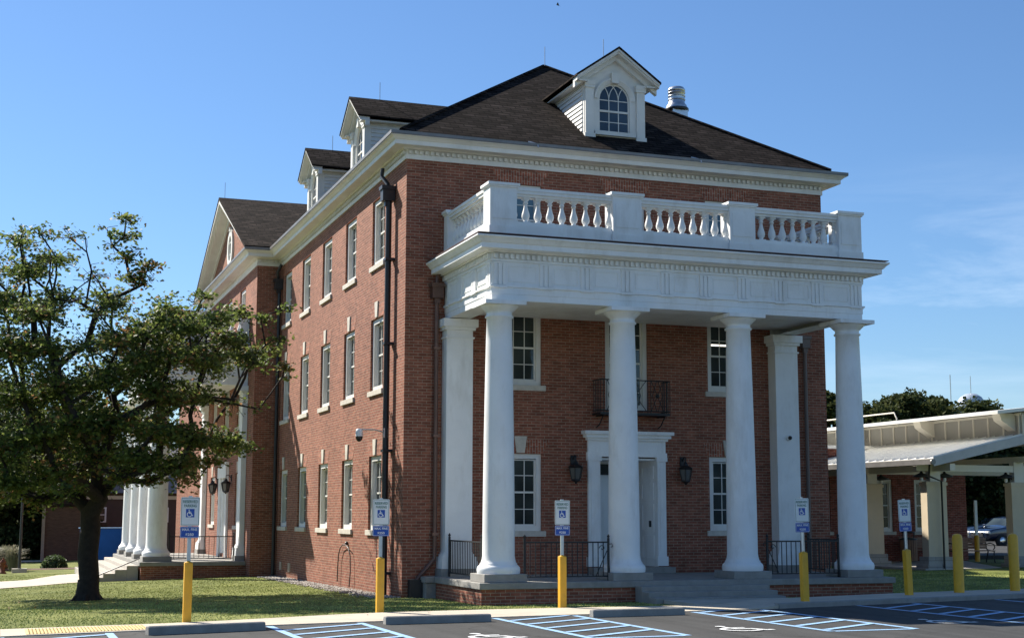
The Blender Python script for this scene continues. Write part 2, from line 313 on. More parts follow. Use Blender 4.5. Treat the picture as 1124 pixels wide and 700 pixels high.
def tag(o, label=None, cat=None, group=None, kind=None):
    if label: o['label'] = label
    if cat: o['category'] = cat
    if group: o['group'] = group
    if kind: o['kind'] = kind
    return o
def empty(name, loc=(0, 0, 0), rz=0, label=None, cat=None, group=None):
    o = bpy.data.objects.new(name, None); COL.objects.link(o); o.location = loc; o.rotation_euler = (0, 0, rz); o.empty_display_size = .2
    return tag(o, label, cat, group)
def children(o): return [c for c in bpy.data.objects if c.parent == o]
def copy_tree(o, parent=None, loc=None, rz=None, label=None):
    c = o.copy(); COL.objects.link(c); c.parent = parent
    if loc is not None: c.location = loc
    if rz is not None: c.rotation_euler = (0, 0, rz)
    if label: c['label'] = label
    for ch in children(o): copy_tree(ch, c)
    return c
def rawmesh(name, V, F, nper, mat, parent=None, smooth=False, loc=None):
    """V (N,3) float array, F flat indices in faces of nper corners"""
    me = bpy.data.meshes.new(name); V = np.asarray(V, np.float32); F = np.asarray(F, np.int32).ravel(); nf = len(F)//nper
    me.vertices.add(len(V)); me.vertices.foreach_set('co', V.ravel()); me.loops.add(len(F)); me.loops.foreach_set('vertex_index', F)
    me.polygons.add(nf); me.polygons.foreach_set('loop_start', np.arange(nf, dtype=np.int32)*nper); me.polygons.foreach_set('loop_total', np.full(nf, nper, np.int32))
    if smooth: me.polygons.foreach_set('use_smooth', np.ones(nf, bool))
    me.update(calc_edges=True); me.validate(); me.materials.append(mat)
    o = bpy.data.objects.new(name, me); COL.objects.link(o)
    if parent is not None: o.parent = parent
    if loc is not None: o.location = loc
    return o
def text_mesh(name, s, size, mat, parent, loc, extrude=.001, width=None, bold=.0):
    cu = bpy.data.curves.new('lettering', 'FONT'); cu.body = s; cu.size = size; cu.align_x = 'CENTER'; cu.align_y = 'CENTER'; cu.extrude = extrude; cu.offset = bold
    t = bpy.data.objects.new('t', cu); COL.objects.link(t)
    dg = bpy.context.evaluated_depsgraph_get(); me = bpy.data.meshes.new_from_object(t.evaluated_get(dg)); bpy.data.objects.remove(t)
    w = max(v.co.x for v in me.vertices)-min(v.co.x for v in me.vertices)
    k = (width/w) if width else 1
    me.transform(Matrix.Diagonal((k, 1, 1, 1))); me.transform(Matrix.Rotation(PI/2, 4, 'X')); me.materials.clear(); me.materials.append(mat)
    o = bpy.data.objects.new(name, me); COL.objects.link(o); o.parent = parent; o.location = loc; return o

# ------------------------------------------------------------------ ground
def sm(x):
    x = min(1, max(0, x)); return x*x*(3-2*x)
def gz(x, y):
    z = -.0085*min(60, max(-8, y))
    z += .028*max(-8, min(x, 0))*sm((y+4)/8)
    z += .016*max(0, min(x-9, 18)) if x < 27 else .288
    z += .06*sm((x-3)/3)*sm((-2-y)/3)
    return z
def np_sm(x): x = np.clip(x, 0, 1); return x*x*(3-2*x)
def np_gz(x, y):
    z = -.0085*np.clip(y, -8, 60)+.028*np.clip(x, -8, 0)*np_sm((y+4)/8)+.016*np.clip(x-9, 0, 18)
    return z+.06*np_sm((x-3)/3)*np_sm((-2-y)/3)
xs = np.concatenate([[-1500, -600, -250, -120, -60, -40], np.arange(-30, 40.1, 1.0), [50, 60, 80, 120, 250, 600, 1500]])
ys = np.concatenate([[-300, -120, -60, -40], np.arange(-30, 60.1, .5), [80, 120, 250, 600, 1500, 2500]])
X, Y = np.meshgrid(xs, ys); Z = np.where(Y < np.interp(X, [-60, 0, 30], [-18, -7.5, -1.5])-.3, np.minimum(np_gz(X, Y), -.1), np_gz(X, Y)); nx = len(xs); ny = len(ys)
F = [(j*nx+i, j*nx+i+1, (j+1)*nx+i+1, (j+1)*nx+i) for j in range(ny-1) for i in range(nx-1)]
F = F; g = rawmesh('ground', np.stack([X, Y, Z], -1).reshape(-1, 3), F, 4, LAWN, smooth=True); tag(g, kind='structure')

curb = [(-60, -18.5), (-30, -13.2), (-8.45, -9.43), (-4.5, -8.5), (0, -7.85), (3.3, -7.6), (5.3, -7.3), (8.3, -6.65), (12.07, -5.85), (16, -4.9), (30, -1.2)]
inner = [(-60, -17.1), (-30, -11.8), (-8.45, -8.1), (-5.5, -7.55), (-2.4, -6.25), (0.3, -6.0), (3.9, -6.1), (6.2, -5.75), (10.1, -4.65), (13.3, -4.1), (16, -3.5), (30, .2)]
def interp(pl, x):
    for a, b in zip(pl, pl[1:]):
        if a[0] <= x <= b[0]: return a[1]+(b[1]-a[1])*(x-a[0])/(b[0]-a[0])
    return pl[-1][1]
LOTZ = .10
lot = MB(); px = [c[0] for c in curb]
for a, b in zip(curb, curb[1:]): lot.poly([(a[0], -90, LOTZ), (b[0], -90, LOTZ), (b[0], b[1], LOTZ), (a[0], a[1], LOTZ)])
lot.box(-59, 29, -89, -60, -.3, .05)
tag(lot.build('parking_lot', ASPH), kind='structure')
def wz(x): return .115+.075*sm((x-4.6)/1.2)
sw = MB(); st = sorted(set([-60, -45, -30, -20, -14, -11, -8.45, -7, -6, -5, -4, -3, -2, -1, 0, 1, 2, 3, 3.6, 4.2, 4.6, 4.9, 5.2, 5.5, 5.8, 6.5, 7.5, 8.3, 9.5, 11, 12.07, 13.3, 16, 20, 25, 30]))
for a, b in zip(st, st[1:]):
    g_ = .006  # joint gap
    a2 = a+g_
    q = [(a2, interp(curb, a2), wz(a2)), (b, interp(curb, b), wz(b)), (b, interp(inner, b), wz(b)), (a2, interp(inner, a2), wz(a2))]
    ql = [(p[0], p[1], -.15) for p in q]
    sw.add(q+ql, [(0, 1, 2, 3), (1, 0, 4, 5), (2, 1, 5, 6), (3, 2, 6, 7), (0, 3, 7, 4)])
tag(sw.build('sidewalk', WALK), kind='structure')
# curb stone on the right
cb = MB()
cx = [5.3+.5*i for i in range(0, 40)]
cb.sweep([(x, interp(curb, x)-.005) for x in cx if x < 24], [(-.14, .196), (.0, .196), (.012, .185), (.02, .05)])
tag(cb.build('curb', CONCD), kind='structure')
# entrance path from the steps to the pavement, and path to the west porch
pa = MB(); pa.slab([(4.2, -6.0), (7.0, -5.6), (7.0, -4.5), (4.2, -4.5)], 0, .135); tag(pa.build('entrance_path', CONC), kind='structure')
def draped(name, pts, mat, dz=.012):
    m = MB(); vs = []; fs = []
    for i, (l, r) in enumerate(pts):
        for k in range(5):
            t = k/4; x = l[0]+(r[0]-l[0])*t; y = l[1]+(r[1]-l[1])*t; vs.append((x, y, gz(x, y)+dz))
    for i in range(len(pts)-1):
        for k in range(4): fs.append((i*5+k, i*5+k+1, (i+1)*5+k+1, (i+1)*5+k))
    m.add(vs, fs); return tag(m.build(name, mat), kind='structure')
draped('porch_path', [((-5.2+0, 17.0), (-5.2, 25.8)), ((-6.3, 16.4), (-6.3, 24.5)), ((-7.5, 15.0), (-7.5, 20.5)), ((-8.6, 13.6), (-8.6, 19.4)), ((-10, 12.4), (-10.5, 18)), ((-14, 11.0), (-14, 15.5)), ((-25, 9), (-25, 13.5))], WALK)
draped('mulch_bed', [((-9.5, 33), (-9, 35)), ((-7.3, 32.5), (-6.6, 34.2)), ((-5, 31.5), (-4.2, 33)), ((-3, 29), (-2.4, 31))], MULCH)
draped('far_path', [((-12.0, 45.5), (-12, 49.5)), ((-6.6, 46), (-6.6, 50)), ((-5.6, 46.5), (-5.6, 49.5))], WALK, .03)

# markings
PB = MB(); PW = MB(); zb = LOTZ+.006
def stripe(m, a, b, w=.12, z=zb):
    a = Vector((a[0], a[1], 0)); b = Vector((b[0], b[1], 0)); d = (b-a).normalized(); n = Vector((-d.y, d.x, 0))*w/2
    m.poly([(a-n).to_tuple()[:2]+(z,), (b-n).to_tuple()[:2]+(z,), (b+n).to_tuple()[:2]+(z,), (a+n).to_tuple()[:2]+(z,)])
for x0, x1 in ((-8.45, -6.95), (-4.5, -3.0), (-.6, .92), (3.3, 4.82), (7.2, 8.7), (11.1, 12.6)):
    yt0 = interp(curb, x0)-.12; yt1 = interp(curb, x1)-.12; yb = -12.25+.0*x0
    stripe(PB, (x0, yb), (x0, yt0)); stripe(PB, (x1, yb), (x1, yt1))
    y = yb+.25
    stripe(PB, (x0+.06, yb), (x1-.06, yb), .12)
    while y < yt0-.1:
        xa, ya = x0+.06, y; xb, yb2 = x1-.06, y+.62*(x1-x0-.12)
        lim = interp(curb, x1)-.1
        if yb2 > lim: t = (lim-ya)/(yb2-ya); xb = xa+(xb-xa)*t; yb2 = lim
        stripe(PB, (xa, ya), (xb, yb2), .13, zb+.004); y += .82
tag(PB.build('blue_parking_stripes', PAINTB), kind='structure')
def ribbon(m, pts, w, mat4=None, z=0.0):
    for a, b in zip(pts, pts[1:]):
        a = Vector((a[0], a[1], 0)); b = Vector((b[0], b[1], 0)); d = (b-a).normalized(); n = Vector((-d.y, d.x, 0))*w/2; e = d*w*.25
        m.poly([(a-n-e).to_tuple()[:2]+(z,), (b-n+e).to_tuple()[:2]+(z,), (b+n+e).to_tuple()[:2]+(z,), (a+n-e).to_tuple()[:2]+(z,)], M=mat4); z += .0004
def isa(m, M4, k=1.0, w=.1):
    """seated figure with wheel, unit about 1 tall"""
    ribbon(m, [(-.08*k, .28*k), (-.03*k, -.02*k), (.2*k, -.02*k), (.32*k, -.32*k), (.42*k, -.29*k)], w*k, M4)
    ribbon(m, [(-.06*k, .16*k), (.17*k, .16*k)], w*.8*k, M4, .002)
    arc = [(-.04*k+.29*k*math.cos(a), -.17*k+.29*k*math.sin(a)) for a in [R(110+i*20) for i in range(12)]]
    ribbon(m, arc, w*.85*k, M4, .004)
    m.add([(-.09*k+.085*k*math.cos(i*PI/6), .42*k+.085*k*math.sin(i*PI/6), .006) for i in range(12)], [tuple(range(12))], M=M4)
for cx_, cy_ in ((-1.85, -11.5), (2.2, -11.4), (6.15, -11.1), (-5.7, -11.6)):
    isa(PW, Matrix.Translation((cx_, cy_, zb+.002)) @ Matrix.Rotation(0, 4, 'Z'), 1.0, .11)
tag(PW.build('wheelchair_road_symbols', PAINTW), kind='structure')

# tactile paving
tp = MB()
def twz(x): return wz(x)+.004
P0 = [(-8.1, -9.25), (-6.35, -8.8), (-6.35, -7.95), (-8.1, -8.25)]
tp.add([(x, y, .119) for x, y in P0]+[(x, y, .1165) for x, y in P0], [(0, 1, 2, 3)])
for i in range(34):
    for j in range(17):
        x = -8.05+i*.0505; t = (x+8.1)/1.75; ya = -9.21+t*.45; yb_ = -8.29+t*.3; y = ya+(yb_-ya)*j/16
        tp.lathe([(.017, .119), (.011, .126)], 6, (x, y), smooth=False)
tag(tp.build('tactile_paving', simple('tactile_yellow', (.68, .5, .2), .7, var=.12, scale=5)), kind='structure')

# ------------------------------------------------------------------ the building
BLD = empty('brick_building', (0, 0, 0), label='three-storey red brick building with white columned porches, dormers and dark hip roof', cat='building')
Wd, Hh, Lw, YE = 11.05, 10.0, 15.47, 43.0
WY0, WY1, WX = 15.47, 27.33, -.81; WC = 21.4
def wall_mb(m, u0, u1, z0, z1, holes, fn, depth=.14, open_=()):
    """fn(u, z, d) -> xyz ; d = depth into the wall"""
    us = sorted(set([u0, u1]+[h[0] for h in holes]+[h[1] for h in holes])); zs = sorted(set([z0, z1]+[h[2] for h in holes]+[h[3] for h in holes]))
    for a, b in zip(us, us[1:]):
        for c, d in zip(zs, zs[1:]):
            if any(h[0] <= a and b <= h[1] and h[2] <= c and d <= h[3] for h in holes): continue
            m.poly([fn(a, c, 0), fn(b, c, 0), fn(b, d, 0), fn(a, d, 0)])
    for (a, b, c, d) in holes:
        m.poly([fn(a, c, 0), fn(a, d, 0), fn(a, d, depth), fn(a, c, depth)])
        m.poly([fn(b, c, 0), fn(b, c, depth), fn(b, d, depth), fn(b, d, 0)])
        m.poly([fn(a, c, 0), fn(a, c, depth), fn(b, c, depth), fn(b, c, 0)])
        m.poly([fn(a, d, 0), fn(b, d, 0), fn(b, d, depth), fn(a, d, depth)])
        if (a, b, c, d) not in open_: m.poly([fn(a, c, depth), fn(b, c, depth), fn(b, d, depth), fn(a, d, depth)])
FL = [(1.46, 3.24), (4.83, 6.61), (7.95, 9.62)]
yc = [2.56, 5.49, 8.42, 11.35, 14.28]
front_w = [(2.81, 0), (8.24, 0), (2.81, 1), (8.24, 1), (2.81, 2), (5.53, 2), (8.24, 2)]
WW, FW = 1.22, 1.06
wl = MB()
hf = [(c-FW/2, c+FW/2, FL[k][0], FL[k][1]) for c, k in front_w]+[(4.97, 6.09, 4.3, 6.61), (4.77, 6.3, .62, 3.17)]
wall_mb(wl, 0, Wd, -.4, Hh+.1, hf, lambda u, z, d: (u, d, z), .14, open_=((4.77, 6.3, .62, 3.17),))
hl = [(c-WW/2, c+WW/2, FL[k][0], FL[k][1]) for c in yc for k in range(3)]
wall_mb(wl, 0, WY0, -.6, Hh+.1, hl, lambda u, z, d: (d, u, z), .26)
wall_mb(wl, 0, YE, -.6, Hh+.1, [], lambda u, z, d: (Wd-d, u, z), .1)
wall_mb(wl, 0, Wd, -.6, Hh+.1, [], lambda u, z, d: (u, YE-d, z), .1)
wl.build('wall', BRICK, BLD)
ww = MB()
wwin = [(18.35, 0), (24.45, 0), (18.35, 1), (21.4, 1), (24.45, 1), (18.35, 2), (21.4, 2), (24.45, 2)]
hw = [(c-WW/2, c+WW/2, FL[k][0], FL[k][1]) for c, k in wwin]+[(20.7, 22.1, .45, 3.15)]
wall_mb(ww, WY0, WY1, -.7, Hh+.1, hw, lambda u, z, d: (WX+d, u, z), .26)
ww.poly([(WX, WY0, -.7), (0.05, WY0, -.7), (.05, WY0, Hh+.1), (WX, WY0, Hh+.1)])
ww.poly([(WX, WY1, -.7), (0.05, WY1, -.7), (.05, WY1, Hh+.1), (WX, WY1, Hh+.1)])
ww.poly([(0, WY1, -.7), (0, YE, -.7), (0, YE, Hh+.1), (0, WY1, Hh+.1)])
ww.build('wing_wall', BRICK, BLD)
ww = MB(); ww.poly([(Wd-WX, WY0, -.7), (Wd-WX, WY1, -.7), (Wd-WX, WY1, Hh+.1), (Wd-WX, WY0, Hh+.1)])
for yq in (WY0, WY1): ww.poly([(Wd-.05, yq, -.7), (Wd-WX, yq, -.7), (Wd-WX, yq, Hh+.1), (Wd-.05, yq, Hh+.1)])
ww.build('wing_wall', BRICK, BLD)

# windows: local frame faces -Y, origin bottom centre of the opening on the wall plane
def rect_ring(m, x0, x1, z0, z1, w, y0, y1):
    m.box(x0, x0+w, y0, y1, z0, z1); m.box(x1-w, x1, y0, y1, z0, z1); m.box(x0+w, x1-w, y0, y1, z0, z0+w); m.box(x0+w, x1-w, y0, y1, z1-w, z1)
def make_window(w, h, parent, cas=.115, cd=.055, sill=True, key=True, glassm=None, cols=3, french=False, sd=0):
    m = MB(); x0, x1 = -w/2, w/2
    rect_ring(m, x0+.002, x1-.002, .002, h-.002, cas, cd, .165+sd)
    m.box(x0+cas-.02, x1-cas+.02, cd+.045, .1, h-cas-.018, h-cas); 
    win = m.build('window', WOOD, parent)
    s = MB(); a0, a1 = x0+cas, x1-cas; z0, z1 = cas, h-cas; zm = (z0+z1)/2
    rect_ring(s, a0, a1, z0, zm+.02, .042, .118, .15); rect_ring(s, a0, a1, zm-.02, z1, .042, .1, .135)
    for i in range(1, cols):
        x = a0+(a1-a0)*i/cols; s.box(x-.009, x+.009, .122, .147, z0+.04, zm-.02); s.box(x-.009, x+.009, .104, .132, zm+.02, z1-.04)
    for q in (.5,) if not french else (.33, .66):
        zz = z0+(zm-z0)*q; s.box(a0+.04, a1-.04, .1235, .1455, zz-.009, zz+.009)
        zz = zm+(z1-zm)*q; s.box(a0+.04, a1-.04, .1055, .1305, zz-.009, zz+.009)
    s.v = [(v[0], v[1]+sd, v[2]) for v in s.v]
    s.build('sash', WOOD, win)
    MB().box(a0+.03, a1-.03, .126+sd, .129+sd, z0+.02, z1-.02).build('pane', glassm or GLASS, win)
    if sill:
        MB().box(x0-.09, x1+.09, -.055, .05, -.125, .001).build('sill', STONE, win, bevel=.006)
    if key:
        k = MB(); k.prism([(-.1, .02), (.1, .02), (.15, .4), (-.15, .4)], -.035, .01)
        k.build('keystone', STONE, win, loc=(0, 0, h))
    if key or key is None:
        a = MB(); t = .33
        for sgn in (-1, 1):
            pts = [(sgn*.115, .003), (sgn*(w/2+.02), .003), (sgn*(w/2+.18), t), (sgn*.145, t)]
            if sgn > 0: pts = pts[::-1]
            a.prism(pts, -.004, .01)
        if key is None: a.prism([(-.115, .003), (.115, .003), (.145, t), (-.145, t)], -.004, .01)
        a.build('jack_arch', SOLDIER, win, loc=(0, 0, h))
    return win
protoF = make_window(FW, 1.78, BLD); protoF.location = (2.81, 0, 1.46)
protoF3 = make_window(FW, 1.67, BLD, key=None, glassm=GLASSB); protoF3.location = (2.81, 0, 7.95)
protoF2 = make_window(FW, 1.78, BLD, key=False); protoF2.location = (2.81, 0, 4.83)
copy_tree(protoF, BLD, (8.24, 0, 1.46)); copy_tree(protoF2, BLD, (8.24, 0, 4.83))
for c in (5.53, 8.24): copy_tree(protoF3, BLD, (c, 0, 7.95))
protoL = make_window(WW, 1.78, BLD, sd=.05); protoL.location = (0, yc[0], 1.46); protoL.rotation_euler = (0, 0, -PI/2)
for ch in children(protoL):
    if ch.name.startswith('keystone'):
        pass
protoL3 = make_window(WW, 1.67, BLD, key=False, sd=.05); protoL3.location = (0, yc[0], 7.95); protoL3.rotation_euler = (0, 0, -PI/2)
for i, c in enumerate(yc):
    if i: copy_tree(protoL, BLD, (0, c, 1.46), -PI/2); copy_tree(protoL3, BLD, (0, c, 7.95), -PI/2)
    copy_tree(protoL, BLD, (0, c, 4.83), -PI/2)
for c, k in wwin: copy_tree(protoL3 if k == 2 else protoL, BLD, (WX, c, FL[k][0]), -PI/2)
# tall balcony window in the middle of the front
fr = make_window(1.12, 2.31, BLD, key=False, sill=False, french=True, cols=2); fr.location = (5.53, 0, 4.3)
# fluorescent tubes seen through an upper window
tb = MB(); tb.box(7.86, 8.62, .1215, .1245, 5.98, 6.02); tb.build('lit_tube', TUBE, BLD)

# cornices
def cornice_profile(h, top=True):
    return [(0, h), (.035, h), (.035, h+.105), (.015, h+.112), (.015, h+.215), (.11, h+.225), (.13, h+.245), (.36, h+.245), (.375, h+.25), (.375, h+.35), (.4, h+.36), (.44, h+.40), (.49, h+.425), (.5, h+.43), (.5, h+.455), (.3, h+.46), (0, h+.47)]
def dentils(m, a, b, out, z0, z1, w=.06, gap=.07, d=.07, nrm=(0, -1)):
    out = out-.045
    a = Vector(a); b = Vector(b); L_ = (b-a).length; t = (b-a)/L_; n = Vector(nrm); k = int(L_/(w+gap)); st_ = L_/k
    for i in range(k):
        p = a+t*(i*st_+st_*.25); q = p+t*st_*.5; o1 = n*out; o2 = n*(out+d)
        c = [p+o1, q+o1, q+o2, p+o2]
        vs = [(v.x, v.y, z) for z in (z0, z1) for v in c]
        m.add(vs, [(3, 2, 1, 0), (4, 5, 6, 7), (0, 1, 5, 4), (1, 2, 6, 5), (2, 3, 7, 6), (3, 0, 4, 7)])
cn = MB()
path = [(0, WY0), (0, 0), (Wd, 0), (Wd, WY0), (Wd-WX, WY0), (Wd-WX, WY1), (Wd, WY1), (Wd, YE), (0, YE), (0, WY1), (WX, WY1), (WX, WY0)]
# travel so that 'right' is outward
cn.sweep(path, [(-o if False else o, z) for o, z in cornice_profile(Hh)], closed=True)
dentils(cn, (.0, 0), (Wd, 0), .055, 10.125, 10.205); dentils(cn, (0, 0), (0, WY0), .055, 10.125, 10.205, nrm=(-1, 0)); dentils(cn, (WX, WY0), (0, WY0), .055, 10.125, 10.205)
cn.build('cornice', WOOD, BLD)
# roof: gutter ledge then shingled hips
gt_ = MB(); gt_.sweep(path, [(.505, 10.44), (.52, 10.45), (.52, 10.525), (.46, 10.53), (.1, 10.545), (-.3, 10.56)], closed=True)
gt_.build('gutter_ledge', LEAD, BLD)
SL = .68; e0 = .2; zr0 = 10.52
rx0, rx1, ry0, ry1 = -e0, Wd+e0, -e0, YE+e0; run = (rx1-rx0)/2; za = zr0+.1+run*SL-.01; xm = Wd/2
rf = MB()
A = (xm, ry0+run, za); B = (xm, ry1-run, za)
c00, c10, c11, c01 = (rx0, ry0, zr0+.1), (rx1, ry0, zr0+.1), (rx1, ry1, zr0+.1), (rx0, ry1, zr0+.1)
rf.add([c00, c10, c11, c01, A, B], [(0, 1, 4), (1, 2, 5, 4), (2, 3, 5), (3, 0, 4, 5)])
dn = lambda p: (p[0], p[1], zr0-.05)
for a, b in ((c00, c10), (c10, c11), (c11, c01), (c01, c00)): rf.poly([dn(a), dn(b), b, a])
rf.build('roof', ROOF, BLD)
hp = MB()
for c in (c00, c10): hp.tube([(c[0], c[1], c[2]+.005), (A[0], A[1], A[2]+.01)], .055, 5, smooth=False)
hp.tube([A, B], .055, 5, smooth=False)
hp.build('ridge_cap', ROOF, BLD)
lr = MB()
for p in ((A[0], A[1]-.1, A[2]), (5.55, 1.3, 13.4), (1.2, 7.35, 13.55), (1.2, 13.5, 13.55)): lr.tube([p, (p[0], p[1], p[2]+.55)], .012, 5)
lr.tube([(WX-.3, 21.4, 13.4), (WX-.3, 21.4, 14.1)], .012, 5)
lr.build('lightning_rod', STEEL, BLD)
# wing gable roof: ridge along X at WC
wx0 = WX-.52; wz0 = 10.47; wr = MB(); hw_ = WC-(WY0-.5); zp_ = 13.42
ws = (zp_-wz0)/hw_
def wv(x, y, dz=0): return (x, y, zp_-abs(y-WC)*ws+dz)
xin = 5.4
for sgn in (-1, 1):
    ye = WC+sgn*hw_
    a = [wv(wx0, ye, .1), wv(xin, ye, .1), wv(xin, WC, .1), wv(wx0, WC, .1)]; b = [wv(wx0, ye), wv(xin, ye), wv(xin, WC), wv(wx0, WC)]
    wr.add(a+b, [(0, 1, 2, 3) if sgn < 0 else (3, 2, 1, 0), (4, 5, 1, 0), (0, 3, 7, 4), (7, 6, 5, 4)])
k_ = len(wr.v); wr.add([(Wd-x, y, z) for x, y, z in wr.v[:k_]], [tuple(f[::-1]) for f in wr.f[:]])
wr.add([(Wd-WX, WY0, 10.5), (Wd-WX, WY1, 10.5), (Wd-WX, WC, 13.3)], [(0, 1, 2)])
wr.build('wing_roof', ROOF, BLD)
# pediment: brick tympanum, raking cornice
pd = MB(); pd.add([(WX+.002, WY0, 10.35), (WX+.002, WY1, 10.35), (WX+.002, WY1, 10.55), (WX+.002, WC, 13.3), (WX+.002, WY0, 10.55)], [(0, 1, 2, 3, 4)])
ped = pd.build('pediment', BRICK, BLD)
rk = MB()
for sgn in (-1, 1):
    for (o0, o1, t0, t1) in ((0.0, .06, -.55, -.28), (.06, .38, -.3, -.235), (.36, .44, -.24, -.1), (.42, .505, -.13, -.02)):
        e = WC+sgn*(hw_-.01); pts = []
        for y, off in ((e, t0), (WC, t0), (WC, t1), (e, t1)):
            z = zp_-abs(y-WC)*ws+off
            pts.append((y, max(z, 10.46)))
        vs = [(WX-o0, p[0], p[1]) for p in pts]+[(WX-o1, p[0], p[1]) for p in pts]
        rk.add(vs, [(0, 1, 2, 3), (7, 6, 5, 4), (0, 4, 5, 1), (1, 5, 6, 2), (2, 6, 7, 3), (3, 7, 4, 0)])
rk.build('raking_cornice', WOOD, ped)
ov = MB(); N = 40
def ell(ry, rz, x, k): a = 2*PI*k/N; return (x, WC+ry*math.cos(a), 11.62+rz*math.sin(a))
for (r0_, r1_, x0_, x1_) in (((.6, .72), (.36, .48), WX-.07, WX-.07), ((.6, .72), (.6, .72), WX-.07, WX), ((.36, .48), (.36, .48), WX-.07, WX)):
    vs = [ell(r0_[0], r0_[1], x0_, k) for k in range(N)]+[ell(r1_[0], r1_[1], x1_, k) for k in range(N)]
    ov.add(vs, [(k, (k+1) % N, N+(k+1) % N, N+k) for k in range(N)])
for a in (-.16, .16): ov.box(WX-.045, WX-.02, WC+a-.012, WC+a+.012, 11.25, 12.0); ov.box(WX-.044, WX-.021, WC-.34, WC+.34, 11.62+a*1.4-.012, 11.62+a*1.4+.012)
for a in (0, PI): ov.box(WX-.1, WX, WC-.09, WC+.09, 11.62+.72*math.cos(a)-.08, 11.62+.72*math.cos(a)+.08)
ovo = ov.build('oval_window', WOOD, ped)
MB().add([(WX-.015,)+ell(.4, .52, 0, k)[1:] for k in range(N)], [tuple(range(N))]).build('oval_pane', GLASS, ped)

